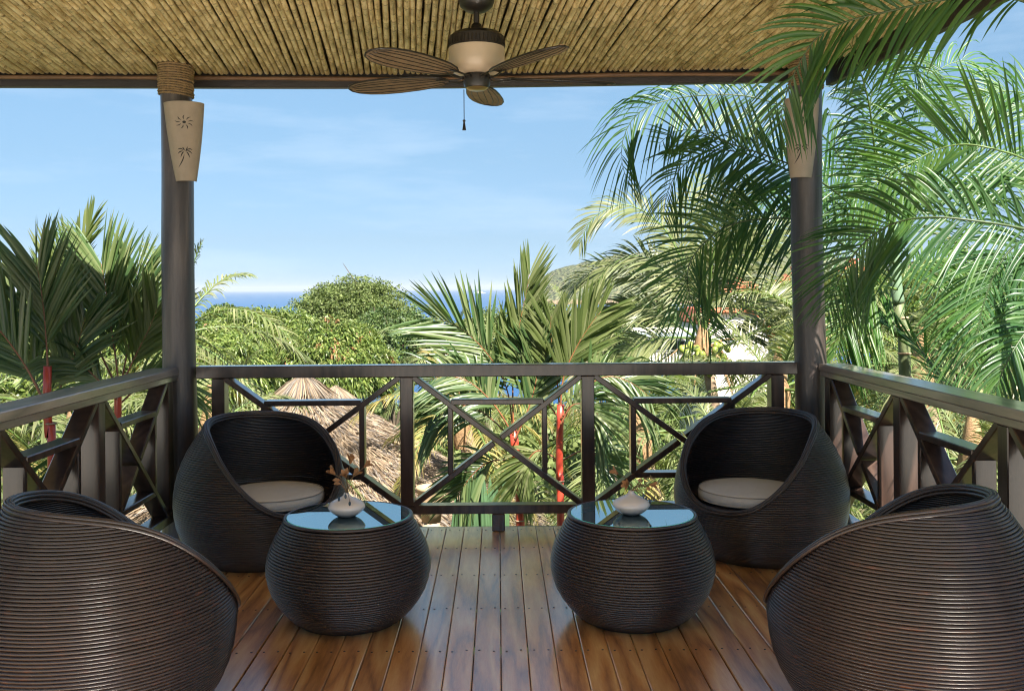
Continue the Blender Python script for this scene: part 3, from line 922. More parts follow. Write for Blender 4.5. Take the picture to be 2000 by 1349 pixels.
mh = fpart('motor_housing', [(.0, zz(62)), (.06, zz(62)), (.105, zz(66)), (.128, zz(74)), (.130, zz(95)), (.0, zz(95))], 'fan_dark', 56)
for q in range(44):
    a = q/44*2*math.pi
    mb = MB(); c = (fx + .131*math.cos(a), fy + .131*math.sin(a))
    mb.bbar((c[0], c[1], zz(92)), (c[0]-.004*math.cos(a), c[1]-.004*math.sin(a), zz(78)), .005, .006, (math.cos(a), math.sin(a), 0), .001)
    link('cooling_rib', mb.mesh('cooling_rib'), M['fan_dark'], mh, world_coords=True)
fpart('motor_band', [(.0, zz(95.3)), (.129, zz(95.3)), (.130, zz(120)), (.127, zz(132)), (.112, zz(141)), (.085, zz(146)), (.0, zz(146))], 'fan_cream', 48)
fpart('switch_housing', [(.0, zz(146)), (.060, zz(146)), (.062, zz(150)), (.061, zz(166)), (.055, zz(172)), (.0, zz(172))], 'fan_dark', 32)
fpart('bottom_cap', [(.0, zz(172.2)), (.050, zz(172.2)), (.040, zz(176)), (.0, zz(177))], 'brass', 28)
zb = zz(152)
for q in range(5):
    a = R(14 + 72*q); d = np.array([math.cos(a), math.sin(a), 0]); s = np.array([-math.sin(a), math.cos(a), 0])
    c0 = np.array([fx, fy, zb])
    mb = MB()
    for side in (-1, 1):
        mb.tube(spline([c0 + d*.055 + s*side*.012, c0 + d*.10 + s*side*.030 + (0, 0, -.010), c0 + d*.155 + s*side*.028 + (0, 0, -.004), c0 + d*.20 + s*side*.016], 10), .0045, 6)
    link('blade_arm', mb.mesh('blade_arm', True), M['fan_dark'], fan, world_coords=True)
    mb = MB(); V = []; fs = []
    prof_b = [(.15, .020), (.19, .048), (.25, .068), (.34, .082), (.44, .090), (.53, .088), (.60, .074), (.65, .048), (.672, .018)]
    for (r0, w) in prof_b:
        for off in (-.0035, .0035):
            for k, sgn in enumerate((-1, -.5, 0, .5, 1)):
                tilt = .16*w*sgn
                V.append(c0 + d*r0 + s*w*sgn + np.array([0, 0, tilt + off + .006*(1 - sgn*sgn)]))
    for i in range(len(prof_b)-1):
        for k in range(4):
            p = i*10 + k; fs.append((p, p+10, p+11, p+1)); p += 5; fs.append((p, p+1, p+11, p+10))
        p = i*10; fs.append((p, p+5, p+15, p+10)); p = i*10+4; fs.append((p, p+10, p+15, p+5))
    fs.append((0,1,6,5)); fs.append((1,2,7,6)); fs.append((2,3,8,7)); fs.append((3,4,9,8))
    e = (len(prof_b)-1)*10
    for k in range(4): fs.append((e+k+1, e+k, e+k+5, e+k+6))
    mb.add(V, fs)
    b = link('blade', smooth_by_angle(mb.mesh('blade'), 50), M['fan_blade'], fan, world_coords=True)
    # rib lines of the woven blade
    mb = MB()
    for sgn in (-.75, -.4, 0, .4, .75):
        mb.tube([c0 + d*r0 + s*w*sgn*.97 + np.array([0, 0, .16*w*sgn + .006*(1-sgn*sgn) - .0045]) for (r0, w) in prof_b[:-1]], .0022, 4)
    edge = [c0 + d*r0 - s*w + np.array([0, 0, -.16*w]) for (r0, w) in prof_b] + [c0 + d*r0 + s*w + np.array([0, 0, .16*w]) for (r0, w) in prof_b[::-1]]
    mb.tube(edge, .0045, 5)
    link('blade_binding', mb.mesh('blade_binding', True), M['fan_dark'], b, world_coords=True)
cp = P(906, 176, 4.46)
mb = MB(); mb.tube([cp, P(906.5, 236, 4.46)], .0016, 5)
for q in np.linspace(0, 1, 40):
    mb.ellipsoid(np.array(cp)*(1-q) + np.array(P(906.5, 236, 4.46))*q, (.0025,)*3, 5, 4)
ch = link('pull_chain', mb.mesh('pull_chain', True), M['fan_dark'], fan, world_coords=True)
e = P(906.5, 234, 4.46)
mb = MB(); mb.lathe([(.0005, 0), (.004, 0), (.0075, -.006), (.004, -.011), (.0045, -.016), (.0085, -.045), (.0095, -.048), (.0005, -.048)], 14, tuple(e))
link('pull_bead', mb.mesh('pull_bead', True), M['fan_dark'], ch, world_coords=True)
# ================================================================== LANDSCAPE
SEA_Z = -44.0
def ground_z(x, y):
    d = np.maximum(np.asarray(y, float), -60)
    z = np.interp(d, [-60, 0, 14, 30, 60, 110, 200, 330, 420, 900], [-1, -4.6, -4.9, -6.6, -11, -17, -28, -41, -48, -60])
    # the land rises towards the right
    rise = np.interp(np.asarray(x, float) / np.maximum(d, 8.0), [.25, .40, .60], [0, .35, 1.0])
    z = z + rise * np.interp(d, [6, 20, 60, 150], [.3, 3.0, 9, 16])
    return z
def gz(x, y): return float(ground_z(x, y))

gx = np.concatenate([np.linspace(-9000, -400, 8), np.linspace(-300, -60, 13), np.linspace(-50, 50, 60), np.linspace(60, 300, 13), np.linspace(400, 9000, 8)])
gy = np.concatenate([np.linspace(-9000, -300, 6), np.linspace(-200, -20, 8), np.linspace(-10, 60, 70), np.linspace(65, 420, 50)])
X, Y = np.meshgrid(gx, gy)
Z = ground_z(X, Y) + .12*np.sin(X*1.3 + Y*.7)*np.cos(Y*1.1) + .25*np.sin(X*.21)*np.sin(Y*.17+1)
mb = MB(); n = len(gx)
i = np.arange(len(gy)-1)[:, None]; j = np.arange(n-1)[None, :]
mb.add(np.stack([X, Y, Z], -1).reshape(-1, 3), np.stack([i*n+j, i*n+j+1, (i+1)*n+j+1, (i+1)*n+j], -1).reshape(-1, 4))
gm, nt, b, out = new_mat('soil_and_litter')
tc = N(nt, 'ShaderNodeTexCoord'); nz1 = N(nt, 'ShaderNodeTexNoise', Scale=.8, Detail=8.0, Roughness=.7); nz2 = N(nt, 'ShaderNodeTexNoise', Scale=12.0, Detail=6.0, Roughness=.7)
nt.links.new(tc.outputs['Object'], nz1.inputs['Vector']); nt.links.new(tc.outputs['Object'], nz2.inputs['Vector'])
r1 = ramp(nt, [(.35, (.05, .075, .018)), (.5, (.10, .12, .03)), (.62, (.16, .11, .055))]); r2 = ramp(nt, [(.3, (.35, .35, .35)), (.7, (1.3, 1.25, 1.1))])
nt.links.new(nz1.outputs['Fac'], r1.inputs[0]); nt.links.new(nz2.outputs['Fac'], r2.inputs[0])
mu = N(nt, 'ShaderNodeMixRGB'); mu.blend_type = 'MULTIPLY'; mu.inputs[0].default_value = 1
nt.links.new(r1.outputs[0], mu.inputs[1]); nt.links.new(r2.outputs[0], mu.inputs[2]); nt.links.new(mu.outputs[0], b.inputs['Base Color'])
b.inputs['Roughness'].default_value = .95
g = link('ground', mb.mesh('ground', True), gm); g['kind'] = 'structure'

# sea
mb = MB(); mb.add([(-30000, 250, SEA_Z), (30000, 250, SEA_Z), (30000, 45000, SEA_Z), (-30000, 45000, SEA_Z)], [(0, 1, 2, 3)])
sm, nt, b, out = new_mat('sea_water')
b.inputs['Base Color'].default_value = (.012, .065, .17, 1); b.inputs['Roughness'].default_value = .28; b.inputs['IOR'].default_value = 1.33
b.inputs['Specular IOR Level'].default_value = .35
tc = N(nt, 'ShaderNodeTexCoord'); mp = N(nt, 'ShaderNodeMapping'); mp.inputs['Scale'].default_value = (.004, .02, 1)
n1 = N(nt, 'ShaderNodeTexNoise', Scale=1.0, Detail=8.0, Roughness=.65)
nt.links.new(tc.outputs['Object'], mp.inputs[0]); nt.links.new(mp.outputs[0], n1.inputs['Vector'])
rr = ramp(nt, [(.35, (.010, .055, .150)), (.65, (.018, .085, .21))]); nt.links.new(n1.outputs['Fac'], rr.inputs[0]); nt.links.new(rr.outputs[0], b.inputs['Base Color'])
mp2 = N(nt, 'ShaderNodeMapping'); mp2.inputs['Scale'].default_value = (.03, .12, 1)
n2 = N(nt, 'ShaderNodeTexNoise', Scale=1.0, Detail=10.0, Roughness=.75); nt.links.new(tc.outputs['Object'], mp2.inputs[0]); nt.links.new(mp2.outputs[0], n2.inputs['Vector'])
bp = N(nt, 'ShaderNodeBump', Strength=.6, Distance=1.2); nt.links.new(n2.outputs['Fac'], bp.inputs['Height']); nt.links.new(bp.outputs[0], b.inputs['Normal'])
s_ = link('sea', mb.mesh('sea'), sm); s_['kind'] = 'structure'

# headland
D0 = 3000.0
prof_h = [(1028, 563), (1034, 556), (1045, 546), (1062, 540), (1085, 525), (1105, 518), (1130, 514), (1160, 508), (1200, 500), (1260, 492), (1350, 480), (1450, 476), (1560, 486), (1650, 500), (1750, 520), (1850, 563)]
hx = np.array([P(a, b_, D0).x for a, b_ in prof_h]); hz = np.array([P(a, b_, D0).z for a, b_ in prof_h])
nx_, ny_ = 260, 40
xs = np.linspace(hx[0], hx[-1], nx_); V = []
from mathutils import noise as mnoise
for j in range(ny_):
    v_ = j/(ny_-1)
    for i in range(nx_):
        top = np.interp(xs[i], hx, hz) - SEA_Z
        prof = math.sin(min(v_/.62, 1)*math.pi/2)**.75 if v_ < .62 else math.cos((v_-.62)/.38*math.pi/2)
        h = top*prof
        h += (mnoise.fractal(Vector((xs[i]*.012, v_*9, 3)), .9, 2.1, 5)*top*.10)*min(1, v_*8)*min(1, (1-v_)*6)
        V.append((xs[i] + 60*v_*(1 if i > nx_/2 else .2), D0 - 350 + 900*v_, SEA_Z + max(h, -1)))
mb = MB(); i = np.arange(ny_-1)[:, None]; j = np.arange(nx_-1)[None, :]
mb.add(V, np.stack([i*nx_+j, i*nx_+j+1, (i+1)*nx_+j+1, (i+1)*nx_+j], -1).reshape(-1, 4))
hm, nt, b, out = new_mat('wooded_headland')
tc = N(nt, 'ShaderNodeTexCoord'); n1 = N(nt, 'ShaderNodeTexNoise', Scale=.05, Detail=8.0, Roughness=.75); n2 = N(nt, 'ShaderNodeTexVoronoi', Scale=.09)
nt.links.new(tc.outputs['Object'], n1.inputs['Vector']); nt.links.new(tc.outputs['Object'], n2.inputs['Vector'])
r1 = ramp(nt, [(.35, (.06, .085, .04)), (.55, (.12, .13, .06)), (.7, (.26, .21, .13))]); nt.links.new(n1.outputs['Fac'], r1.inputs[0])
sx_ = N(nt, 'ShaderNodeSeparateXYZ'); nt.links.new(tc.outputs['Object'], sx_.inputs[0])
mr = N(nt, 'ShaderNodeMapRange'); mr.inputs['From Min'].default_value = SEA_Z; mr.inputs['From Max'].default_value = SEA_Z+16; mr.inputs['To Min'].default_value = 1; mr.inputs['To Max'].default_value = 0
nt.links.new(sx_.outputs[2], mr.inputs['Value'])
mc = N(nt, 'ShaderNodeMixRGB'); mc.inputs[2].default_value = (.34, .22, .14, 1); nt.links.new(mr.outputs[0], mc.inputs[0]); nt.links.new(r1.outputs[0], mc.inputs[1]); nt.links.new(mc.outputs[0], b.inputs['Base Color'])
b.inputs['Roughness'].default_value = 1; b.inputs['Specular IOR Level'].default_value = 0
bp = N(nt, 'ShaderNodeBump', Strength=1, Distance=14); nt.links.new(n2.outputs['Distance'], bp.inputs['Height']); nt.links.new(bp.outputs[0], b.inputs['Normal'])
h_ = link('headland', mb.mesh('headland', True), hm); h_['kind'] = 'structure'

# ship far out
c = P(937, 568, 9000); c.z = SEA_Z
t = thing('cruise_ship', 'tiny white ship far out on the blue sea', 'ship', tuple(c))
def bxm(name, lo, hi, mat, par, bev=0):
    mb = MB(); mb.box(lo, hi, bev); return link(name, mb.mesh(name), mat, par)
mb = MB(); mb.add([(-46, -7, 0), (46, -7, 0), (46, 7, 0), (-46, 7, 0), (-50, -8, 8), (62, 0, 9), (50, -8, 8), (50, 8, 8), (-50, 8, 8)], [(0,3,2,1), (0,1,6,4), (1,5,6), (1,2,7,5), (2,3,8,7), (3,0,4,8), (4,6,5,7,8)])
wh = simple('ship_white', (.75, .75, .75), .5)
link('hull', mb.mesh('hull'), wh, t)
bxm('superstructure', (-38, -6, 8.1), (30, 6, 16), wh, t); bxm('upper_deck', (-30, -5, 16.1), (18, 5, 20), wh, t); bxm('funnel', (-18, -2, 20.1), (-11, 2, 26), simple('ship_funnel', (.3, .1, .06), .5), t)

# ================================================================== FOLIAGE TOOLS
YG = [(.11, .17, .02), (.20, .26, .03), (.30, .33, .055), (.15, .22, .025)]
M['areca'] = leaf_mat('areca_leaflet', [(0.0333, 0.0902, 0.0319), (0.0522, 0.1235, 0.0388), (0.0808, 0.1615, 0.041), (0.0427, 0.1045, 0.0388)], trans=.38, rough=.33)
M['areca_lit'] = leaf_mat('areca_sunlit_leaflet', [(0.0467, 0.119, 0.0276), (0.0723, 0.1615, 0.0331), (0.1105, 0.1955, 0.0442)], trans=.45, rough=.36)  # lighter copy of the areca green, sunlight put into the colour
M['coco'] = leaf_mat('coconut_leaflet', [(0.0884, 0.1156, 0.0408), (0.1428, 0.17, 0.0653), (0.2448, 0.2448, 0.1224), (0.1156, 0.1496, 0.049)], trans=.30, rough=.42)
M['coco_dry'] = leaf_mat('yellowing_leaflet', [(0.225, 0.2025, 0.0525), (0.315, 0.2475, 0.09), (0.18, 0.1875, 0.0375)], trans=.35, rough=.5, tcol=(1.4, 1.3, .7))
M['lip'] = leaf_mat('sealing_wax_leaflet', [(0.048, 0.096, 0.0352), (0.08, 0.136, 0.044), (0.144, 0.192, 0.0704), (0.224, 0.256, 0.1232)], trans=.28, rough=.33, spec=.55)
M['lip_lit'] = leaf_mat('sunlit_leaflet', [(0.0868, 0.124, 0.0341), (0.1488, 0.186, 0.0614), (0.2356, 0.2542, 0.1228)], trans=.38, rough=.36)  # lighter copy of the sealing-wax green, its sunlit look painted in
M['mango'] = leaf_mat('mango_leaf', [(0.048, 0.088, 0.0192), (0.112, 0.16, 0.0336), (0.192, 0.24, 0.0576), (0.08, 0.128, 0.0288), (0.24, 0.272, 0.0864)], trans=.25, rough=.4)
M['mango_new'] = leaf_mat('mango_new_leaf', [(.32, .13, .07), (.40, .20, .10), (.28, .20, .08)], trans=.3, tcol=(1.5, 1.1, .7))
M['canopy'] = leaf_mat('feathery_canopy_leaf', [(0.0638, 0.0975, 0.0248), (0.1125, 0.15, 0.0413), (0.1575, 0.1875, 0.0619)], trans=.2, rough=.6)
M['dark_leaf'] = leaf_mat('dark_canopy_leaf', [(0.0405, 0.0765, 0.0218), (0.0675, 0.108, 0.0297), (0.108, 0.1485, 0.0446)], trans=.2, rough=.5)
M['herb'] = leaf_mat('undergrowth_leaf', [(0.0558, 0.0868, 0.0223), (0.1116, 0.1488, 0.0372), (0.186, 0.2046, 0.0744), (0.0496, 0.0682, 0.0223), (0.2356, 0.1984, 0.1116)], trans=.3, rough=.5)
M['strap'] = leaf_mat('strap_leaf', [(.06, .10, .02), (.13, .17, .035), (.22, .24, .06), (.05, .08, .02), (.28, .26, .12)], trans=.3, rough=.4)
M['rach_green'] = simple('green_rachis', (.10, .16, .035), .45, var=.2)
M['rach_dark'] = simple('dark_rachis', (.045, .075, .025), .45, var=.2)
M['rach_red'] = simple('red_leaf_stalk', (.24, .09, .04), .35, var=.3)
M['red_trunk'] = simple('red_crownshaft', (.48, .055, .03), .35, coat=.2, var=.3, scale=5)
M['ring'] = simple('leaf_scar_ring', (.40, .27, .17), .7, var=.3)
M['areca_shaft'] = simple('areca_crownshaft', (.16, .24, .15), .45, coat=.15, var=.2, scale=8)
M['areca_trunk'] = simple('areca_ringed_trunk', (.13, .16, .07), .55, var=.35, scale=9, bump=.3)
M['coco_trunk'] = simple('coconut_bark', (.28, .20, .13), .9, var=.35, scale=7, bump=1, bscale=30)
M['fibre'] = simple('coconut_fibre', (.33, .20, .10), .9, var=.4, scale=20, bump=1, bscale=60)
M['nut'] = simple('green_coconut', (.22, .27, .05), .4, var=.25)
M['bark'] = simple('tree_bark', (.10, .075, .05), .9, var=.4, scale=3, bump=1, bscale=12)

def frond_arrays(rach, nrm=(0, -.6, .8), n=45, Lmax=.5, W=.02, ang=(62, 30), droop=.35, lift=.25, t0=.12, shape=None, segs=4, jit=.06, vfold=False, r_=rng, tipdroop=0.0, one=None):
    """leaflet strips on both sides of a rachis polyline (k,3)"""
    rach = np.asarray(rach, float); k = len(rach)
    T = np.gradient(rach, axis=0); T /= np.linalg.norm(T, axis=1)[:, None]
    nrm = np.array(nrm, float)
    u = np.linspace(t0, .995, n)
    idx = u*(k-1)
    out_v, m = [], 0
    for side in ((1, -1) if one is None else (one,)):
        uj = np.clip(u + r_.normal(size=n)*.3/n, t0*.9, 1)
        ix = uj*(k-1)
        B = np.stack([np.interp(ix, np.arange(k), rach[:, q]) for q in range(3)], -1)
        t = np.stack([np.interp(ix, np.arange(k), T[:, q]) for q in range(3)], -1); t /= np.linalg.norm(t, axis=1)[:, None]
        S = np.cross(t, nrm); S /= np.linalg.norm(S, axis=1)[:, None] + 1e-9
        U = np.cross(S, t)
        a = np.radians(np.interp(uj, [0, 1], ang)) * (1 + r_.normal(size=n)*jit)
        lf = lift + r_.normal(size=n)*jit*1.5
        D = t*np.cos(a)[:, None] + side*S*np.sin(a)[:, None] + U*lf[:, None]
        D /= np.linalg.norm(D, axis=1)[:, None]
        env = np.sin(np.pi*np.clip((uj - t0)/(1-t0)*.86 + .12, 0, 1))**.55 if shape is None else np.interp(uj, *shape)
        L = Lmax*env*(1 + r_.normal(size=n)*.07)
        dr = droop*(1 + r_.normal(size=n)*.25)
        s = np.linspace(0, 1, segs+1)
        C = B[:, None, :] + L[:, None, None]*(D[:, None, :]*s[None, :, None])
        C[:, :, 2] -= (L*dr)[:, None]*(s**2.4)[None, :]
        # tangent of each leaflet, width direction
        G = np.gradient(C, axis=1); G /= np.linalg.norm(G, axis=2)[:, :, None] + 1e-9
        Wd = t[:, None, :] - G*np.sum(t[:, None, :]*G, 2)[:, :, None]
        Wd /= np.linalg.norm(Wd, axis=2)[:, :, None] + 1e-9
        tw = r_.normal(size=n)*.25
        Nn = np.cross(G, Wd)
        Wd = Wd*np.cos(tw)[:, None, None] + Nn*np.sin(tw)[:, None, None]
        wp = np.interp(s, [0, .08, .35, .7, .92, 1], [.35, .8, 1, .8, .3, .03])*W
        wp = wp[None, :, None]*np.clip(env, .5, 1)[:, None, None]*(1 + r_.normal(size=n)*.12)[:, None, None]
        if vfold:
            Nn = np.cross(G, Wd)
            rows = np.stack([C - Wd*wp + Nn*wp*.5, C, C + Wd*wp + Nn*wp*.5], 2)   # n, segs+1, 3, 3
        else:
            rows = np.stack([C - Wd*wp, C + Wd*wp], 2)
        out_v.append(rows.reshape(n, -1, 3))
    V = np.concatenate(out_v)       # leaves, rows*w, 3
    w = 3 if vfold else 2
    nl, pv = V.shape[0], V.shape[1]
    base = np.arange(nl)[:, None, None]*pv
    i = np.arange(segs)[None, :, None]*w
    if vfold:
        q0 = np.stack([i, i+1, i+w+1, i+w], -1); q1 = np.stack([i+1, i+2, i+w+2, i+w+1], -1)
        q = np.concatenate([q0, q1], 2).reshape(1, -1, 4)
    else:
        q = np.stack([i, i+1, i+w+1, i+w], -1).reshape(1, -1, 4)
    F_ = (q + base.reshape(-1, 1, 1)).reshape(-1, 4)
    return V.reshape(-1, 3), F_

def add_frond(parent, pts, lmat, rmat, r0=.012, n=45, npts=40, **kw):
    rach = spline(pts, npts)
    mb = MB(); mb.tube(rach, np.linspace(r0, r0*.18, npts), 6)
    fo = link('frond', mb.mesh('frond', True), rmat, parent, world_coords=True)
    mb = MB(); V, F_ = frond_arrays(rach, n=n, **kw); mb.add(V, F_)
    lo = link('leaflets', mb.mesh('leaflets', True), lmat, fo, world_coords=True)
    return fo

def coconut_crown(t, c, L, nf, lmat, seed, rmat=None, n=46, el=(78, -35), Wl=.035, az0=0, azr=360, Ll=.75, dead=0, gdrop=.55, segs=4):
    """c crown centre; fronds spread with elevation from el[0] (young) to el[1] (old)"""
    r_ = np.random.default_rng(seed)
    c = np.array(c, float)
    for k in range(nf):
        f = (k + .5)/nf
        az = R(az0) + R(azr)*((k*.381966) % 1.0) + r_.normal()*.08
        e = R(el[0] + (el[1]-el[0])*f**.85 + r_.normal()*4)
        h = np.array([math.cos(az), math.sin(az), 0])
        Lf = L*(.82 + .25*math.sin(math.pi*min(f*1.3, 1)))*r_.uniform(.9, 1.08)
        pts = []
        for s in np.linspace(0, 1, 7):
            pts.append(c + h*(Lf*s*math.cos(e)) + np.array([0, 0, Lf*(s*math.sin(e) - gdrop*math.cos(e)*s**2.2 - .12*s**2)]))
        m = lmat if k < nf - dead else M['coco_dry']
        add_frond(t, pts, m, rmat or M['rach_green'], r0=L*.009, n=n, npts=24, nrm=(h[0]*.05, h[1]*.05, 1), Lmax=L*.19*Ll/.75, W=Wl*L/5*.8, ang=(68, 28), droop=.45 + .25*f, lift=.28, t0=.17, segs=segs, jit=.05, r_=r_)

def trunk(t, top, base, r0, r1, mat, bow=.05, n=24, name='trunk', rings=None):
    top, base = np.array(top, float), np.array(base, float)
    pts = []
    for s in np.linspace(0, 1, n):
        p = base*(1-s) + top*s
        p[0] += bow*np.linalg.norm(top-base)*math.sin(math.pi*s)
        pts.append(p)
    rad = np.linspace(r1, r0, n)*(1 + .04*np.sin(np.arange(n)*2.4))
    mb = MB(); mb.tube(pts, rad, 12)
    return link(name, mb.mesh(name, True), mat, t, world_coords=True)

# ================================================================== COCONUT PALMS
def coconut(label, px, py, d, L, nf, seed, trunk_r=.15, fruit=0, dead=2, group='coconut palms beyond the veranda', lmat=None, **kw):
    c = P(px, py, d)
    t = thing('coconut_palm', label, 'palm', (c.x, c.y, gz(c.x, c.y)), group=group)
    coconut_crown(t, c, L, nf, lmat or M['coco'], seed, dead=dead, **kw)
    trunk(t, (c.x, c.y, c.z), (c.x + .3, c.y + .1, gz(c.x, c.y) - .3), trunk_r, trunk_r*1.3, M['coco_trunk'])
    r_ = np.random.default_rng(seed)
    mb = MB(); mb.lathe([(trunk_r*.9, -.55), (trunk_r*1.6, -.25), (trunk_r*1.7, .0), (trunk_r*1.0, .35), (trunk_r*.3, .7)], 12, (c.x, c.y, c.z - .05))
    link('crown_fibre', mb.mesh('crown_fibre', True), M['fibre'], t, world_coords=True)
    for q in range(fruit):
        cl = q // 9
        ca = [R(-25), R(-160), R(-100)][cl % 3]
        bc = np.array([c.x + .42*math.cos(ca), c.y + .42*math.sin(ca)*.8 - .15, c.z - .28 - .25*(cl == 2)])
        o_ = r_.normal(size=3)*np.array([.15, .12, .17])
        mb = MB(); mb.ellipsoid((0, 0, 0), (.095, .095, .125), 12, 9)
        k = link('coconut', mb.mesh('coconut', True) if q == 0 else bpy.data.meshes['coconut'], M['nut'], t, world_coords=True)
        k.location = bc + o_ ; k.rotation_euler = (r_.uniform(-.6, .6), r_.uniform(-.6, .6), 0)
    if fruit:
        for q in range(9):        # dry spathes and broken stalks
            a = R(-200 + 28*q); L_ = r_.uniform(.7, 1.3)
            e = r_.uniform(-.9, .6)
            p0 = np.array([c.x, c.y, c.z - .2]); h = np.array([math.cos(a), math.sin(a), 0])
            mb = MB(); mb.tube(spline([p0, p0 + h*L_*.5 + (0, 0, L_*.3*e + .1), p0 + h*L_ + (0, 0, L_*(e-.3))], 14), .05*np.sin(np.linspace(.5, 3.0, 14)) + .008, 6, flat=.4)
            link('dry_spathe', mb.mesh('dry_spathe', True), M['fibre'], t, world_coords=True)
    return t
big = coconut('tall sunlit coconut palm carrying bunches of green coconuts before the white house', 1372, 668, 27, 3.4, 6, 11, fruit=24, dead=1, trunk_r=.14, n=56, el=(20, -40), az0=10, azr=160)
for pts in ([(1350, 560), (1300, 450), (1225, 400), (1160, 425), (1130, 480)], [(1390, 520), (1405, 420), (1398, 345)], [(1402, 540), (1440, 430), (1466, 350)],
            [(1330, 600), (1250, 540), (1165, 530), (1105, 565)], [(1420, 590), (1480, 480), (1560, 430), (1625, 445)], [(1330, 640), (1270, 600), (1200, 612), (1155, 665)],
            [(1430, 620), (1500, 580), (1560, 600), (1600, 665)], [(1440, 660), (1500, 640), (1540, 680), (1555, 745)], [(1340, 660), (1270, 665), (1210, 705), (1180, 765)],
            [(1355, 580), (1332, 480), (1345, 400), (1368, 345)], [(1380, 560), (1430, 500), (1500, 470), (1560, 500), (1590, 560)],
            [(1360, 600), (1310, 540), (1250, 500), (1190, 520), (1160, 570)]):
    dd = random.uniform(-1.6, 1.6)
    w = [P(1372, 668, 27)] + [P(a, b, 27 + dd*(i+1)/len(pts)) for i, (a, b) in enumerate(pts)]
    add_frond(big, w, M['coco'], M['rach_green'], r0=.045, n=64, npts=30, nrm=(0, -.75, .65), Lmax=1.15, W=.032, ang=(66, 26), droop=.32, lift=.15, t0=.2, segs=4, jit=.06)
coconut('coconut palm with pale feathery crown directly behind the bare post', 338, 660, 17, 2.9, 18, 12, trunk_r=.11)
coconut('coconut palm low under the red-stemmed palm crowns, its fronds fanned sideways', 150, 830, 15, 2.6, 16, 13, trunk_r=.11)
coconut('coconut palm at the edge of the picture beneath the low handrail', -60, 800, 12, 2.4, 14, 14, trunk_r=.11)
coconut('small coconut palm between the bare post and the thatched hut', 410, 850, 12.5, 2.1, 15, 15, trunk_r=.10)
coconut('coconut palm rising against the dark trees over the hut ridge', 880, 690, 34, 3.4, 17, 16, trunk_r=.13)
coconut('yellowing coconut palm drooping over the hut eave', 900, 800, 15.0, 1.9, 14, 17, trunk_r=.10, lmat=M['coco_dry'], dead=0)
coconut('bright young coconut palm below the coconut bunches', 1250, 850, 13, 2.4, 16, 18, trunk_r=.10, lmat=M['lip_lit'])
coconut('coconut palm crowded behind the weathered post', 1520, 760, 15, 2.8, 18, 19, trunk_r=.11)
coconut('coconut palm with arching fronds in front of the tiled houses', 1600, 640, 24, 3.6, 18, 20, trunk_r=.12)
coconut('yellow green coconut palm on the slope behind the ringed palm trunk', 1800, 720, 15, 2.7, 18, 21, trunk_r=.11)
coconut('sunlit coconut palm high on the slope beyond the areca crowns', 1960, 600, 20, 3.6, 18, 22, trunk_r=.12)
coconut('coconut palm showing through the balustrade beside the red crownshafts', 1420, 900, 11.5, 2.0, 15, 23, trunk_r=.09)
coconut('low coconut palm by the lit slope at the foot of the sky-sheened handrail', 1900, 900, 11, 2.0, 15, 24, trunk_r=.10)
coconut('coconut palm near the shore treeline behind the red crownshafts', 1130, 650, 40, 3.6, 16, 25, trunk_r=.13)

# ================================================================== SEALING-WAX PALMS (red stems)
def lip_frond(t, pts, d, L=.62, n=30, W=.022, mat='lip', nrm=(0.1, -1, .25), ang=(38, 20), droop=.10, lift=.12, r0=.009, **kw):
    w = [P(a, b, (q if q else d)) for a, b, q in [(p if len(p) == 3 else (*p, None)) for p in pts]]
    w = list(spline(w, 50)[:44])
    add_frond(t, w, M[mat], M['rach_red'], r0=r0, n=int(n*1.25), npts=30, Lmax=L, W=W*.66, nrm=nrm, ang=ang, droop=droop, lift=lift, t0=kw.pop('t0', .3), segs=4, jit=.09, vfold=True,
              shape=kw.pop('shape', ([0, .25, .6, .85, 1], [.7, .9, 1, .85, .6])), **kw)
def red_stem(t, pts, d, r):
    w = spline([P(a, b, d) for a, b in pts] + [(P(*pts[-1], d).x + .03, d, gz(P(*pts[-1], d).x, d) - .2)], 40)
    mb = MB(); mb.tube(w, np.linspace(r*.75, r, 40), 14)
    tr = link('crownshaft', mb.mesh('crownshaft', True), M['red_trunk'], t, world_coords=True)
    for q in range(5, 40, 3):
        mb = MB(); c = w[q]; mb.lathe([(r*.9, -.006), (r*1.07, -.003), (r*1.07, .003), (r*.9, .006)], 14, tuple(c))
        link('ring_scar', mb.mesh('ring_scar', True), M['ring'], tr, world_coords=True)
dL = 6.6
c = P(92, 760, dL)
L1 = thing('sealing_wax_palm', 'red-stemmed palm whose thick red trunk stands behind the low handrail', 'palm', (c.x, dL, gz(c.x, dL)), group='red-stemmed palms around the veranda')
red_stem(L1, [(93, 715), (92, 780), (96, 860), (102, 930)], dL, .036)
lip_frond(L1, [(93, 745), (92, 690), (86, 610), (76, 540), (62, 485)], dL, n=32)
lip_frond(L1, [(93, 800), (50, 715), (-5, 640), (-70, 575), (-140, 540)], dL-.2, n=30, nrm=(.3, -1, .3))
lip_frond(L1, [(93, 800), (62, 735), (10, 690), (-60, 670)], dL+.3, n=26)
lip_frond(L1, [(95, 810), (125, 740), (150, 680), (165, 620), (168, 590)], dL+.2, n=26, L=.5)
lip_frond(L1, [(95, 800), (75, 700), (40, 620), (-10, 560), (-60, 540)], dL+.5, n=30, L=.6)
lip_frond(L1, [(95, 780), (100, 690), (112, 600), (125, 520), (150, 455)], dL+.6, n=28, L=.55, mat='lip_lit')
dL2 = 7.0
c = P(230, 760, dL2)
L2 = thing('sealing_wax_palm', 'red-stemmed palm next to the bare post, holding a tall folded blade', 'palm', (c.x, dL2, gz(c.x, dL2)), group='red-stemmed palms around the veranda')
red_stem(L2, [(232, 735), (230, 800), (232, 900), (235, 960)], dL2, .034)
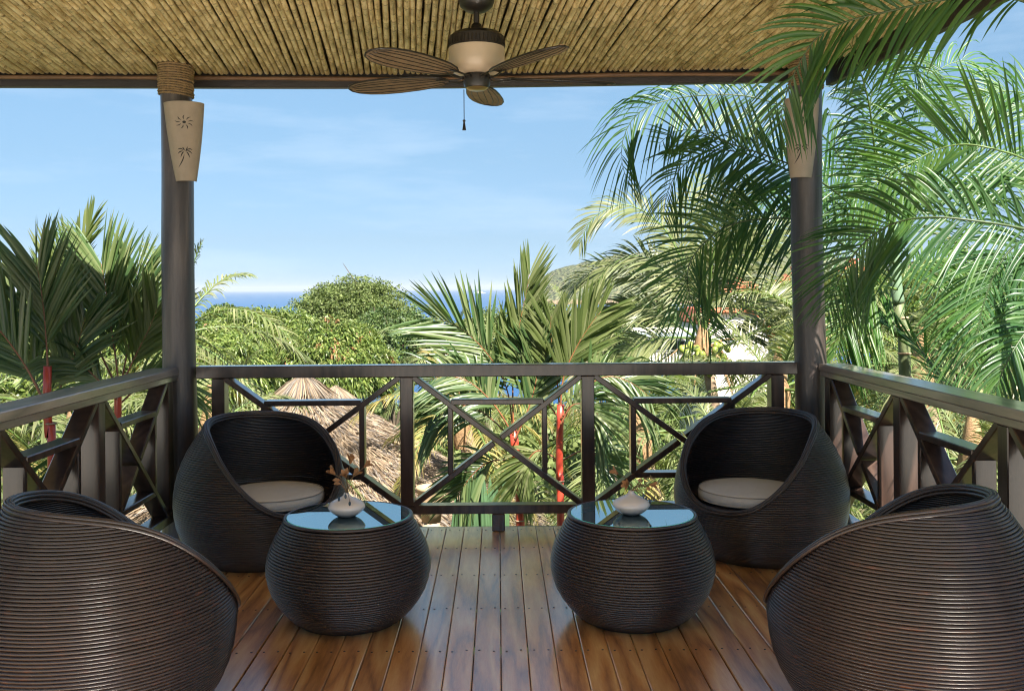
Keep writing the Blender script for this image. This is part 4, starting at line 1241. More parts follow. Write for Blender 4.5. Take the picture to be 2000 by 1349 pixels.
lip_frond(L2, [(232, 760), (226, 700), (214, 620), (204, 550), (190, 480)], dL2, n=34, L=.68)
lip_frond(L2, [(230, 760), (196, 690), (165, 630), (142, 560), (165, 470), (194, 395)], dL2+.1, n=26, L=.42, ang=(20, 12), W=.020, mat='lip_lit', t0=.45)
lip_frond(L2, [(234, 760), (262, 700), (292, 640), (315, 580)], dL2, n=28, L=.52, mat='lip_lit')
lip_frond(L2, [(232, 770), (248, 690), (262, 610), (268, 540), (262, 490)], dL2+.3, n=30, L=.55)
lip_frond(L2, [(228, 780), (180, 730), (140, 700), (110, 720)], dL2-.2, n=24, L=.42, droop=.4)
lip_frond(L2, [(232, 790), (280, 750), (330, 740), (370, 780)], dL2+.2, n=24, L=.42, droop=.35)
lip_frond(L2, [(228, 860), (200, 860), (150, 880), (120, 930)], dL2+.3, n=24, L=.42, droop=.35)
dM = 9.0
c = P(1006, 850, dM)
M1 = thing('sealing_wax_palm', 'red-stemmed palm whose shaft shows inside the crossed balustrade panel', 'palm', (c.x, dM, gz(c.x, dM)), group='red-stemmed palms around the veranda')
red_stem(M1, [(1003, 838), (1006, 880), (1012, 950), (1016, 1010)], dM, .052)
lip_frond(M1, [(1003, 850), (990, 760), (955, 695), (905, 645), (855, 622), (802, 612)], dM, n=32, L=.72, W=.026, nrm=(.2, -1, -.2), ang=(62, 24))
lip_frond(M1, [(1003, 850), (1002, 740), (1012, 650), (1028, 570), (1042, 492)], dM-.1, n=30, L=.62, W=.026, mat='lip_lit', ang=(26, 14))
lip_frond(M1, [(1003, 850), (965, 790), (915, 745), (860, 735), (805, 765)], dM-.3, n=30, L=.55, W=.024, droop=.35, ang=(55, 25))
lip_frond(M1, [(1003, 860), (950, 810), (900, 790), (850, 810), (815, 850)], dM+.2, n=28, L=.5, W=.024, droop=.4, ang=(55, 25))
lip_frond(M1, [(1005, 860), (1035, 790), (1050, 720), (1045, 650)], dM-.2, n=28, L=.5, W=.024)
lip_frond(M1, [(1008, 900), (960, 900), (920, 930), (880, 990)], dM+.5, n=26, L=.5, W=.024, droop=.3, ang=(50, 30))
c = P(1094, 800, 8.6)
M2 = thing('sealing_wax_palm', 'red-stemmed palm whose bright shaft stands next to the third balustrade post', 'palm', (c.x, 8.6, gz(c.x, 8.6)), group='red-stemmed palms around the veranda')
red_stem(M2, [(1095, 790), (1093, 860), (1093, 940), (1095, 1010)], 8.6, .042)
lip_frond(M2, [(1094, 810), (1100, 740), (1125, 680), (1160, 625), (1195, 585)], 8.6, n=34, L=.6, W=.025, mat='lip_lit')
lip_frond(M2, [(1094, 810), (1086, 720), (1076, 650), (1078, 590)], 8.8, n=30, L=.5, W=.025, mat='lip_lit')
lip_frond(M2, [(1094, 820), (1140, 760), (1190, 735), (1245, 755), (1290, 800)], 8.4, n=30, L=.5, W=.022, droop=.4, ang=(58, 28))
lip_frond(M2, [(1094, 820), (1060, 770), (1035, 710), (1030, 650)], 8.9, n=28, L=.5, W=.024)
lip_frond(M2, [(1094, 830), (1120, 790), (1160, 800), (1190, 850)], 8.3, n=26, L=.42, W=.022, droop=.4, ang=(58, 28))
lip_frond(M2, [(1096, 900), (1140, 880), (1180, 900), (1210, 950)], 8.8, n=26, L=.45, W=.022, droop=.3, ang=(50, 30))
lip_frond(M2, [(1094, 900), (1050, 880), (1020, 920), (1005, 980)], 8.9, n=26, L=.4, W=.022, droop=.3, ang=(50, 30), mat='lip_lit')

# ================================================================== ARECA PALMS (near, over the handrail)
def ar(t, pts, L=.48, n=48, W=.0125, mat='areca', nrm=(0, -.8, .6), ang=(66, 34), droop=.5, lift=.15, r0=.011, dark=True, t0=.12, segs=6, **kw):
    w = [P(a, b, d) for a, b, d in pts]
    add_frond(t, w, M[mat], M['rach_dark'] if dark else M['rach_green'], r0=r0*.85, n=int(n*1.15), npts=40, Lmax=L, W=W*.68, nrm=nrm, ang=ang, droop=droop, lift=lift, t0=t0, segs=segs, jit=.08, vfold=True, **kw)
c = P(1757, 700, 6.3)
A1 = thing('areca_palm', 'areca palm with grey green ringed trunk rising just outside the sky-sheened handrail', 'palm', (c.x, 6.3, gz(c.x, 6.3)), group='areca palms over the handrail')
w = spline([P(1742, 395, 6.3), P(1746, 470, 6.3), P(1750, 560, 6.3), P(1754, 592, 6.3)], 24)
mb = MB(); mb.tube(w, [.014 + .028*(q/23)**.7 for q in range(24)], 14); link('crownshaft', mb.mesh('crownshaft', True), M['areca_shaft'], A1, world_coords=True)
b0 = P(1754, 590, 6.3); b1 = P(1768, 760, 6.3)
w = spline([b0, P(1759, 670, 6.3), b1, (b1.x + .06, 6.3, gz(b1.x, 6.3) - .2)], 60)
mb = MB(); mb.tube(w, [.036 + .010*(q/59) for q in range(60)], 14); tk = link('trunk', mb.mesh('trunk', True), M['areca_trunk'], A1, world_coords=True)
for q in range(26):
    f = q*1.35
    cpos = [np.interp(f, np.arange(60), w[:, k]) for k in range(3)]
    mb = MB(); mb.lathe([(.034, -.008), (.0405 + q*.0003, -.004), (.0405 + q*.0003, .004), (.034, .008)], 14, cpos)
    link('ring_scar', mb.mesh('ring_scar', True), M['ring'], tk, world_coords=True)
# fronds reaching towards the sea side, behind the post
ar(A1, [(1750, 520, 6.25), (1660, 400, 6.05), (1570, 335, 5.98), (1500, 305, 5.95), (1433, 283, 5.92), (1360, 256, 5.9), (1318, 258, 5.85), (1289, 279, 5.8)], n=56, L=.42, nrm=(0, -1, .1), ang=(72, 40), droop=.05)
ar(A1, [(1750, 530, 6.3), (1650, 410, 6.25), (1560, 345, 6.2), (1480, 308, 6.2), (1422, 294, 6.15), (1380, 297, 6.1), (1344, 315, 6.1), (1318, 345, 6.1), (1302, 380, 6.1), (1295, 425, 6.1)], n=60, L=.44, nrm=(0, -.9, .4), droop=.55)
ar(A1, [(1748, 520, 6.4), (1650, 320, 6.5), (1560, 225, 6.5), (1470, 190, 6.5), (1380, 186, 6.5), (1300, 197, 6.4), (1248, 220, 6.4), (1220, 262, 6.4), (1214, 310, 6.4), (1226, 360, 6.4)], n=66, L=.50, nrm=(0, -.9, .45), droop=.75)
ar(A1, [(1750, 550, 6.2), (1650, 480, 6.1), (1570, 432, 6.05), (1490, 428, 6.0), (1425, 440, 6.0), (1378, 472, 6), (1348, 512, 6), (1343, 556, 6), (1358, 605, 6), (1392, 662, 6)], n=64, L=.50, nrm=(0, -1, .25), droop=.28)
ar(A1, [(1750, 550, 6.5), (1680, 450, 6.6), (1600, 400, 6.6), (1530, 385, 6.6), (1470, 400, 6.6), (1430, 440, 6.6), (1420, 480, 6.6)], n=46, L=.42, nrm=(0, -.7, .7), droop=.7)
0 and ar(A1, [(1750, 540, 6.6), (1640, 390, 6.8), (1540, 330, 6.8), (1440, 310, 6.8), (1370, 330, 6.8), (1340, 380, 6.8)], n=50, L=.42, nrm=(0, -.7, .7), droop=.6)
# upright frond at the side of the roof
ar(A1, [(1752, 470, 6.2), (1728, 400, 6.0), (1712, 330, 5.85), (1704, 250, 5.7), (1692, 180, 5.5), (1668, 105, 5.25), (1650, 70, 5.1)], n=44, L=.42, nrm=(0, -1, .1), ang=(70, 35), droop=.35, dark=False)
# feathery fronds at the upper corner
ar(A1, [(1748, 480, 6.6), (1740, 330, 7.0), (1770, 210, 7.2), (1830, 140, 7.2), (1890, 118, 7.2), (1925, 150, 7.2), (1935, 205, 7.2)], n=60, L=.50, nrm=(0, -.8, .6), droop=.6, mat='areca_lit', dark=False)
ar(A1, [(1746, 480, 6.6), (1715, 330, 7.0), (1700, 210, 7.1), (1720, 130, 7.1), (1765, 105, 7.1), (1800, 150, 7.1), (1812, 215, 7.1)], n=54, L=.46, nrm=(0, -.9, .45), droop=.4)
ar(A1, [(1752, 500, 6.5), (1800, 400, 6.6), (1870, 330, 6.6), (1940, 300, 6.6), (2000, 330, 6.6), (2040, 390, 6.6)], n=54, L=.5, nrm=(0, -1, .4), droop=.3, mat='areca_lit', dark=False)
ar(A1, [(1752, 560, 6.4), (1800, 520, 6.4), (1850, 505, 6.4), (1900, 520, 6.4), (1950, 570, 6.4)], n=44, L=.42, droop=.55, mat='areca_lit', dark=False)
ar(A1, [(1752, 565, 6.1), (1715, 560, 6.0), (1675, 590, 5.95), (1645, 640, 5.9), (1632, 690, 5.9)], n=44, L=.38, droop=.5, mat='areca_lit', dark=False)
ar(A1, [(1880, 768, 6.3), (1838, 735, 6.2), (1785, 670, 6.1), (1728, 625, 6.05), (1635, 568, 6.0)][::1], n=36, L=.30, ang=(18, 12), droop=.05, lift=.05)
# second palm off to the side, its fronds cross in front of the post
c = P(2130, 760, 4.9)
A2 = thing('areca_palm', 'areca palm leaning in over the handrail, its arched fronds crossing the weathered post', 'palm', (c.x, 4.9, gz(c.x, 4.9)), group='areca palms over the handrail')
w = spline([P(2120, 470, 4.9), P(2130, 760, 4.9), (c.x + .1, 4.9, gz(c.x, 4.9) - .2)], 40)
mb = MB(); mb.tube(w, np.linspace(.03, .045, 40), 14); link('trunk', mb.mesh('trunk', True), M['areca_trunk'], A2, world_coords=True)
ar(A2, [(2120, 520, 4.8), (2060, 470, 4.8), (2000, 447, 4.8), (1910, 432, 4.8), (1820, 424, 4.85), (1752, 434, 4.95), (1698, 465, 5.05), (1658, 510, 5.12), (1635, 555, 5.18), (1617, 605, 5.22)], n=60, L=.46, W=.0125, nrm=(0, -1, .2), ang=(68, 34), droop=.30, mat='areca')
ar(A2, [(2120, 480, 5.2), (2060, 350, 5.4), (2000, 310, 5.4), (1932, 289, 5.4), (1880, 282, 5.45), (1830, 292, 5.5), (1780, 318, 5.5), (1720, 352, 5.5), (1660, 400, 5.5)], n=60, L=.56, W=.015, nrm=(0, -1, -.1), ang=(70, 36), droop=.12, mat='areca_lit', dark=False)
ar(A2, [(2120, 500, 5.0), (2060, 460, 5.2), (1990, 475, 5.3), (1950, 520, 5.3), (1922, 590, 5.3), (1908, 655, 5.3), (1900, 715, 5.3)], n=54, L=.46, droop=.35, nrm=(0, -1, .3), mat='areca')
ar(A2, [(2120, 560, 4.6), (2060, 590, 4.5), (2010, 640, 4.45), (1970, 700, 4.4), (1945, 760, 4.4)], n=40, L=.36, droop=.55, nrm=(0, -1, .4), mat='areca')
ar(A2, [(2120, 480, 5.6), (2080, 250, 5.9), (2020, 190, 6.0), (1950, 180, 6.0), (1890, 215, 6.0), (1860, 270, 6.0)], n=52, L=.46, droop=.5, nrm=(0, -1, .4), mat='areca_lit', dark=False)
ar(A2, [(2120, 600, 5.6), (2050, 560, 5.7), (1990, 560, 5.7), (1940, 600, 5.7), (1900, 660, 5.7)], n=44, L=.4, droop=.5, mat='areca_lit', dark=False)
# third: frond hanging from above, under the eave
c = P(2200, 500, 3.9)
A3 = thing('areca_palm', 'areca palm outside the eave with one frond drooping across the cane ceiling', 'palm', (c.x, 3.9, gz(c.x, 3.9)), group='areca palms over the handrail')
w = spline([P(2190, 200, 3.95), P(2200, 760, 3.9), (c.x + .1, 3.9, gz(c.x, 3.9) - .2)], 40)
mb = MB(); mb.tube(w, np.linspace(.028, .045, 40), 14); link('trunk', mb.mesh('trunk', True), M['areca_trunk'], A3, world_coords=True)
ar(A3, [(2190, 240, 3.95), (2120, 80, 3.95), (2020, 10, 3.95), (1920, -8, 3.98), (1820, 4, 4.05), (1730, 24, 4.1), (1655, 42, 4.15), (1600, 70, 4.2), (1566, 115, 4.25), (1540, 172, 4.3), (1520, 245, 4.35)], n=50, L=.36, W=.015, nrm=(0, -1, .15), ang=(66, 34), droop=.30, t0=.36)

# ================================================================== BROADLEAF TREES
def leaf_cloud(mb, centers, normals, per, spread, Ll, Lw, droop, r_, flat=1.0, radial=.6):
    """per leaves around each centre, two bent quads each"""
    n = len(centers)*per
    C = np.repeat(centers, per, 0) + r_.normal(size=(n, 3))*spread*np.array([1, 1, flat])
    Nn = np.repeat(normals, per, 0)
    D = r_.normal(size=(n, 3)); D += Nn*radial; D[:, 2] -= droop*.6
    D /= np.linalg.norm(D, axis=1)[:, None]
    S = np.cross(D, r_.normal(size=(n, 3)) + Nn*1.5); S /= np.linalg.norm(S, axis=1)[:, None] + 1e-9
    L = Ll*(1 + .25*r_.normal(size=(n, 1))); W = Lw*(1 + .2*r_.normal(size=(n, 1)))
    mid = C + D*L*.5; tip = C + D*L; tip[:, 2:] -= L*droop*.45
    V = np.stack([C, mid - S*W, tip, mid + S*W], 1).reshape(-1, 3)
    q = np.arange(n)[:, None]*4 + np.array([[0, 1, 2, 3]])
    mb.add(V, q)

def fib_dirs(n, r_, zmin=-.35):
    v = r_.normal(size=(n*3, 3)); v /= np.linalg.norm(v, axis=1)[:, None]
    v = v[v[:, 2] > zmin][:n]
    return v
def crown_points(c, rad, n, r_, shell=(.62, 1.0), lump=.18, zmin=-.35, nl=9):
    v = fib_dirs(n, r_, zmin)
    lumps = fib_dirs(nl, r_, -.1)
    bump = np.max(v @ lumps.T, axis=1)
    rr = 1 - lump + lump*2.0*np.clip((bump - .80)/.2, 0, 1)
    s = r_.uniform(shell[0], shell[1], size=(len(v), 1))**.6
    return c + v*np.array(rad)*rr[:, None]*s, v
def limbs(t, base, c, rad, r0, r_, nb=9, mat=None, lift=.1):
    mat = mat or M['bark']
    base, c = np.array(base, float), np.array(c, float)
    fork = base*.45 + (c - np.array([0, 0, rad[2]*.75]))*.55
    mb = MB(); mb.tube(spline([base, base*.5 + fork*.5 + (r0, 0, 0), fork], 16), np.linspace(r0*1.3, r0*.85, 16), 10)
    tk = link('trunk', mb.mesh('trunk', True), mat, t, world_coords=True)
    for q in range(nb):
        a = q/nb*2*math.pi + r_.uniform(-.3, .3); e = r_.uniform(.25, 1.2)
        tip = c + np.array([math.cos(a)*math.cos(e), math.sin(a)*math.cos(e), math.sin(e) - .2])*np.array(rad)*.86
        mid = fork*.5 + tip*.5 + np.array([0, 0, -rad[2]*.08]) + r_.normal(size=3)*rad[0]*.05
        mb = MB(); pts = spline([fork, mid, tip], 14); mb.tube(pts, np.linspace(r0*.55, r0*.08, 14), 7)
        for z in range(3):
            k = 6 + z*3; tp = pts[k] + r_.normal(size=3)*np.array(rad)*.22 + (0, 0, rad[2]*.15)
            mb.tube([pts[k], pts[k]*.5 + tp*.5 + (0, 0, .02*rad[2]), tp], np.array([r0*.22, r0*.14, r0*.05]), 5)
        link('branch', mb.mesh('branch', True), mat, tk, world_coords=True)

# mango trees
def mango(label, px, py, d, rad, n, seed, new=0, leaf=(.21, .028)):
    c = P(px, py, d); r_ = np.random.default_rng(seed)
    t = thing('mango_tree', label, 'tree', (c.x, c.y, gz(c.x, c.y)), group='mango trees before the sea')
    limbs(t, (c.x, c.y, gz(c.x, c.y)), c, rad, .28, r_)
    cp_, nv = crown_points(np.array(c), rad, n, r_, lump=.16, nl=16)
    mb = MB(); leaf_cloud(mb, cp_, nv, 11, .06, leaf[0], leaf[1], .9, r_, radial=.9)
    link('crown', mb.mesh('crown'), M['mango'], t, world_coords=True)
    if new:
        k = r_.choice(len(cp_), new, replace=False); k = k[nv[k, 1] < .2]
        mb = MB(); leaf_cloud(mb, cp_[k] + nv[k]*.12, nv[k], 12, .05, .19, .024, 1.5, r_, radial=.5)
        link('new_leaves', mb.mesh('new_leaves'), M['mango_new'], t, world_coords=True)
    return t
mango('broad bright green mango tree just over the thatched roof', 520, 716, 36, (2.7, 2.4, 1.95), 4200, 31, new=14)
mango('mango tree with reddish new leaf tufts beside the dark rounded trees', 655, 735, 33, (1.9, 1.9, 1.75), 2600, 32, new=60)
mango('mango tree partly behind the bare post and the feathery palm', 415, 750, 30, (1.7, 1.7, 1.65), 2200, 33, new=6)

# the big spreading tree against the sea
def umbrella(label, px, py, d, rad, seed):
    c = P(px, py, d); r_ = np.random.default_rng(seed)
    t = thing('spreading_tree', label, 'tree', (c.x, c.y, gz(c.x, c.y)))
    limbs(t, (c.x, c.y, gz(c.x, c.y)), c, rad, .35, r_, nb=14)
    cp_, nv = crown_points(np.array(c), rad, 620, r_, shell=(.35, 1.0), lump=.10, zmin=-.12, nl=20)
    # flat foliage plates
    mb = MB()
    plates = []
    for p_, n_ in zip(cp_, nv):
        k = 20
        o_ = r_.normal(size=(k, 3))*np.array([.52, .52, .09])
        o_[:, 2] -= .10*(o_[:, 0]**2 + o_[:, 1]**2)
        plates.append(p_ + o_)
    cc = np.concatenate(plates); nn = np.tile([0, 0, 1.0], (len(cc), 1))
    leaf_cloud(mb, cc, nn, 5, .12, .17, .055, .2, r_, flat=.4, radial=.4)
    link('crown', mb.mesh('crown'), M['canopy'], t, world_coords=True)
umbrella('wide domed tree with feathery layered crown, standing against the sea', 692, 632, 70, (4.05, 4.0, 3.2), 41)

def round_tree(label, px, py, d, rad, n, seed, mat='dark_leaf', leaf=(.22, .06), name='broadleaf_tree', group='dark rounded trees above the shore', per=9):
    c = P(px, py, d); r_ = np.random.default_rng(seed)
    t = thing(name, label, 'tree', (c.x, c.y, gz(c.x, c.y)), group=group)
    limbs(t, (c.x, c.y, gz(c.x, c.y)), c, rad, .05*rad[0] + .08, r_, nb=7)
    cp_, nv = crown_points(np.array(c), rad, n, r_, lump=.2, nl=18)
    mb = MB(); leaf_cloud(mb, cp_, nv, per, .05*rad[0], leaf[0], leaf[1], .5, r_, radial=.7)
    link('crown', mb.mesh('crown'), M[mat], t, world_coords=True)
round_tree('dark rounded tree at the foot of the spreading crown', 770, 700, 58, (2.6, 2.5, 2.7), 2600, 51)
round_tree('dull green tree just below the spreading crown', 690, 720, 60, (2.3, 2.3, 2.2), 1900, 52)
round_tree('low tree below the sea line behind the folded palm blade', 1060, 660, 62, (2.0, 2.0, 1.9), 1800, 53, mat='canopy')
round_tree('grey green tree where the sea meets the headland', 950, 690, 75, (3.4, 3.2, 2.9), 2400, 54, mat='canopy')
round_tree('dark bush in front of the garden wall of the white house', 1190, 690, 42, (1.35, 1.2, 1.1), 1700, 55, leaf=(.16, .05))
round_tree('dense tree behind the flat white roof', 1250, 650, 66, (3.0, 2.6, 2.0), 1900, 56)
round_tree('rounded tree in the gap beside the bare post above the sea edge', 440, 640, 48, (1.2, 1.2, .9), 900, 57, mat='dark_leaf')
round_tree('pale green tree on the hillside beneath the tiled houses', 1560, 640, 60, (4.2, 3, 2.6), 2600, 58, mat='mango')
round_tree('pale green tree further along the hillside under the tiled houses', 1720, 620, 62, (4.5, 3, 2.8), 2600, 59, mat='mango')
round_tree('hillside tree behind the drooping areca fronds', 1880, 640, 50, (4.0, 3, 3.0), 2600, 60, mat='mango')
round_tree('tree behind the red-stemmed palm crowns near the picture edge', 40, 720, 34, (3.2, 2.4, 2.2), 2400, 61, mat='mango')
round_tree('tree filling the view under the red-stemmed palm with folded blade', 220, 760, 30, (2.6, 2.4, 2.2), 2400, 62, mat='mango')

# far wood band down to the shore
r_ = np.random.default_rng(77)
mb = MB()
for q in range(300):
    d = r_.uniform(48, 330); px = r_.uniform(-200, 2200)
    x = (px - CX)/F*d; zt_ = gz(x, d) + r_.uniform(2, 4.5)
    zt_ = min(zt_, EYE - d*(85/F))          # crowns stay below the visible strip of sea
    rad = (r_.uniform(2, 3.5) if d < 90 else r_.uniform(3, 6), 3.0, r_.uniform(2.2, 3.4))
    cp_, nv = crown_points(np.array([x, d, zt_ - rad[2]*.8]), rad, 90, r_, lump=.2, zmin=-.1)
    leaf_cloud(mb, cp_, nv, 14 if d < 110 else 7, .5, .75*min(1, .35 + d/200), .3*min(1, .3 + d/220), .3, r_)
w_ = link('far_wood', mb.mesh('far_wood'), M['canopy']); w_['kind'] = 'stuff'
tag(w_, 'dull green wood running down to the shore', 'wood')

# ================================================================== UNDERGROWTH
r_ = np.random.default_rng(88)
mb = MB()
def ug_frond(x, y, L, n=16, W=.02, e=None, az=None):
    z = gz(x, y)
    az = r_.uniform(0, 2*math.pi) if az is None else az; e = r_.uniform(.5, 1.35) if e is None else e
    h = np.array([math.cos(az), math.sin(az), 0]); p0 = np.array([x, y, z])
    pts = np.array([p0 + h*L*s*math.cos(e) + (0, 0, L*(s*math.sin(e) - .5*s**2.2*math.cos(e) - .15*s*s)) for s in np.linspace(0, 1, 9)])
    V, F_ = frond_arrays(pts, nrm=(0, 0, 1), n=n, Lmax=L*.26, W=W, ang=(62, 28), droop=.4, lift=.3, t0=.15, segs=3, r_=r_)
    mb.add(V, F_); mb.tube(pts, np.linspace(.012, .003, 9), 3, caps=False)
hut_c = P(592, 742, 16)
for q in range(430):
    y = 7.6 + 26*r_.random()**1.3
    x = r_.uniform(-.62, .66)*y + r_.normal()*.5
    if (x - hut_c.x)**2 + (y - 16)**2 < 4.3**2 and True: continue
    H = 1.0 + .9*min(1, y/20)
    for k in range(6):
        ug_frond(x, y, r_.uniform(.8, 1.7)*H, n=15, W=.014 + .0006*y)
u_ = link('undergrowth', mb.mesh('undergrowth'), M['herb']); tag(u_, 'tangled sunlit undergrowth of low fronds below the veranda', 'undergrowth', kind='stuff')
# strappy sword-leaf clumps: yellow green blades
mb = MB()
def blades(x, y, n, L, W):
    z = gz(x, y); n_ = n
    az = r_.uniform(0, 2*np.pi, n_); e = r_.uniform(.7, 1.45, n_); LL = L*r_.uniform(.6, 1.1, n_)
    s = np.linspace(0, 1, 6)
    h = np.stack([np.cos(az), np.sin(az), 0*az], -1)
    C = np.array([x, y, z]) + h[:, None, :]*(LL*np.cos(e))[:, None, None]*s[None, :, None]
    C[:, :, 2] += LL[:, None]*(s[None]*np.sin(e)[:, None] - .45*np.cos(e)[:, None]*s[None]**2.5 - .22*s[None]**3)
    S = np.stack([-np.sin(az), np.cos(az), 0*az], -1)[:, None, :]*(W*np.array([.6, 1, 1, .8, .45, .03]))[None, :, None]
    V = np.stack([C - S, C + S], 2).reshape(-1, 3)
    i = np.arange(5)*2; q = np.stack([i, i+1, i+3, i+2], -1)[None] + np.arange(n_)[:, None, None]*12
    mb.add(V, q.reshape(-1, 4))
for q in range(320):
    y = 8.0 + 22*r_.random()**1.4; x = r_.uniform(-.15, .62)*y if r_.random() < .75 else r_.uniform(-.6, .2)*y
    if (x - hut_c.x)**2 + (y - 16)**2 < 4.3**2: continue
    blades(x, y, 26, r_.uniform(1.0, 2.3), .016 + .0007*y)
u_ = link('sword_grass', mb.mesh('sword_grass'), M['strap']); tag(u_, 'tall yellow green strap leaves massed below the balustrade', 'grass', kind='stuff')

# ================================================================== THATCHED HUTS
strawm = leaf_mat('weathered_straw', [(.17, .125, .085), (.27, .20, .135), (.40, .31, .21), (.12, .105, .095), (.24, .215, .19), (.33, .24, .15)], trans=.1, rough=.9, tcol=(1.2, 1, .8), spec=.1)
def hut(label, apex, R_eave, drop, n_rows, seed, npr=1.0, poles=8):
    r_ = np.random.default_rng(seed); ax, ay, az_ = apex
    t = thing('thatched_hut', label, 'hut', (ax, ay, gz(ax, ay)), group='thatched garden huts')
    def prof(s):   # s 0 at apex, 1 at eave
        return R_eave*(s**1.0), az_ - drop*(s**.92) - .05*math.sin(s*9)*.5
    mb = MB(); mb.lathe([(max(prof(s)[0]*.985, .001), prof(s)[1] - .07) for s in np.linspace(0, 1, 14)], 48, (ax, ay, 0))
    rf = link('roof', mb.mesh('roof', True), simple('straw_bed', (.16, .11, .065), .95, var=.4, scale=8), t, world_coords=True)
    for k in range(n_rows):
        s = (k + 1)/n_rows
        mb = MB()
        n = int((130 + 1500*s)*npr)
        a = r_.uniform(0, 2*np.pi, n)
        r0, z0 = prof(max(s - 1.3/n_rows, 0)); r1, z1 = prof(min(s + .35/n_rows, 1.03))
        j0 = r_.uniform(-.45, .45, n)/n_rows
        da = r_.normal(size=n)*.07/(s*3 + .3)
        R0 = r0 + j0*R_eave; R1 = r1 + j0*R_eave + r_.uniform(-.05, .06, n)
        Z0 = z0 - j0*drop; Z1 = z1 - j0*drop + r_.uniform(-.02, .05, n)
        lift = r_.uniform(.0, .035, n)
        p0 = np.stack([ax + R0*np.cos(a), ay + R0*np.sin(a), Z0 - .02], -1)
        p1 = np.stack([ax + R1*np.cos(a+da), ay + R1*np.sin(a+da), Z1 + lift], -1)
        pm = p0*.5 + p1*.5; pm[:, 2] += .015 + lift*.4
        sd = np.stack([-np.sin(a), np.cos(a), r_.normal(size=n)*.5], -1)
        w = (.0035 + .0055*r_.random(n))[:, None]
        V = np.stack([p0 - sd*w, p0 + sd*w, pm + sd*w*1.1, p1 + sd*w*.2, p1 - sd*w*.2, pm - sd*w*1.1], 1).reshape(-1, 3)
        b_ = np.arange(n)[:, None]*6
        mb.add(V, np.concatenate([b_ + np.array([[0, 1, 2, 5]]), b_ + np.array([[5, 2, 3, 4]])]))
        link('thatch_course', mb.mesh('thatch_course'), strawm, rf, world_coords=True)['kind'] = 'stuff'
    # cap of long straw spilling from the apex
    mb = MB(); n = 900
    a = r_.uniform(0, 2*np.pi, n); Lr = r_.uniform(.25, .62, n); e0 = r_.uniform(0, .06, n)
    hh = np.stack([np.cos(a), np.sin(a)], -1)
    p0 = np.concatenate([np.array([[ax, ay]]) + hh*e0[:, None], (az_ + .10 - e0*.3)[:, None]], 1)
    pm = np.concatenate([np.array([[ax, ay]]) + hh*(Lr*.45)[:, None], (az_ + .06 - Lr*.16)[:, None]], 1)
    p1 = np.concatenate([np.array([[ax, ay]]) + hh*Lr[:, None], (az_ - Lr*.52 + r_.uniform(-.03, .04, n))[:, None]], 1)
    sd = np.stack([-np.sin(a), np.cos(a), r_.normal(size=n)*.6], -1); w = (.005 + .007*r_.random(n))[:, None]
    V = np.stack([p0 - sd*w, p0 + sd*w, pm + sd*w*1.2, p1 + sd*w*.2, p1 - sd*w*.2, pm - sd*w*1.2], 1).reshape(-1, 3)
    b_ = np.arange(n)[:, None]*6
    mb.add(V, np.concatenate([b_ + np.array([[0, 1, 2, 5]]), b_ + np.array([[5, 2, 3, 4]])]))
    link('ridge_cap', mb.mesh('ridge_cap'), strawm, rf, world_coords=True)['kind'] = 'stuff'
    for q in range(poles):
        a = q/poles*2*math.pi + .35; rr = R_eave*.86
        x, y = ax + rr*math.cos(a), ay + rr*math.sin(a)
        mb = MB(); mb.tube([(x, y, gz(x, y) - .2), (x + .02, y, (az_ - drop)*.5 + gz(x, y)*.5), (x, y, az_ - drop*.86)], .075, 10)
        link('pole', mb.mesh('pole', True), simple('hut_pole', (.40, .24, .12), .8, var=.35, scale=3) if q == 0 and seed == 61 else bpy.data.materials['hut_pole'], t, world_coords=True)
    return t
hut('large conical thatched hut roof seen through the balustrade', tuple(hut_c), 4.0, 2.45, 26, 61)
h2 = P(655, 762, 21.5)
hut('smaller thatched hut roof peeking out behind the large one', tuple(h2), 2.4, 1.6, 16, 62, poles=6)

# pots and a garden lantern, cactus
t = P(842, 985, 13.2)
pot = thing('clay_pot', 'pale clay pot standing under the hut eave', 'pot', (t.x, 13.2, t.z - .22))
mb = MB(); mb.lathe([(.001, 0), (.13, 0), (.17, .30), (.19, .42), (.21, .44), (.20, .47), (.17, .46), (.15, .36), (.001, .35)], 20)
link('body', mb.mesh('body', True), simple('terracotta', (.42, .30, .17), .8), pot)
mb = MB(); mb.tube([(0, 0, gz(t.x, 13.2) - (t.z - .22) - .1), (0, 0, .001)], .12, 10); link('pedestal', mb.mesh('pedestal', True), simple('pedestal_stone', (.35, .26, .18), .9), pot)
c = P(934, 912, 13.5)
ln = thing('garden_lantern', 'white square shaded garden lantern on a thin pole behind the crossed panel', 'lamp', (c.x, c.y, gz(c.x, c.y)))
mb = MB(); mb.tube([(c.x, c.y, gz(c.x, c.y) - .1), (c.x, c.y, c.z - .09)], .018, 8); link('pole', mb.mesh('pole', True), M['fan_dark'], ln, world_coords=True)
mb = MB(); mb.lathe([(.13, -.12), (.055, .10), (.001, .11)], 4, tuple(c), rot=.5); link('lamp_shade', mb.mesh('lamp_shade'), simple('lantern_white', (.75, .74, .72), .6), ln, world_coords=True)
mb = MB(); mb.lathe([(.001, -.125), (.06, -.125), (.06, -.119), (.001, -.119)], 10, tuple(c)); link('base_plate', mb.mesh('base_plate'), M['fan_dark'], ln, world_coords=True)
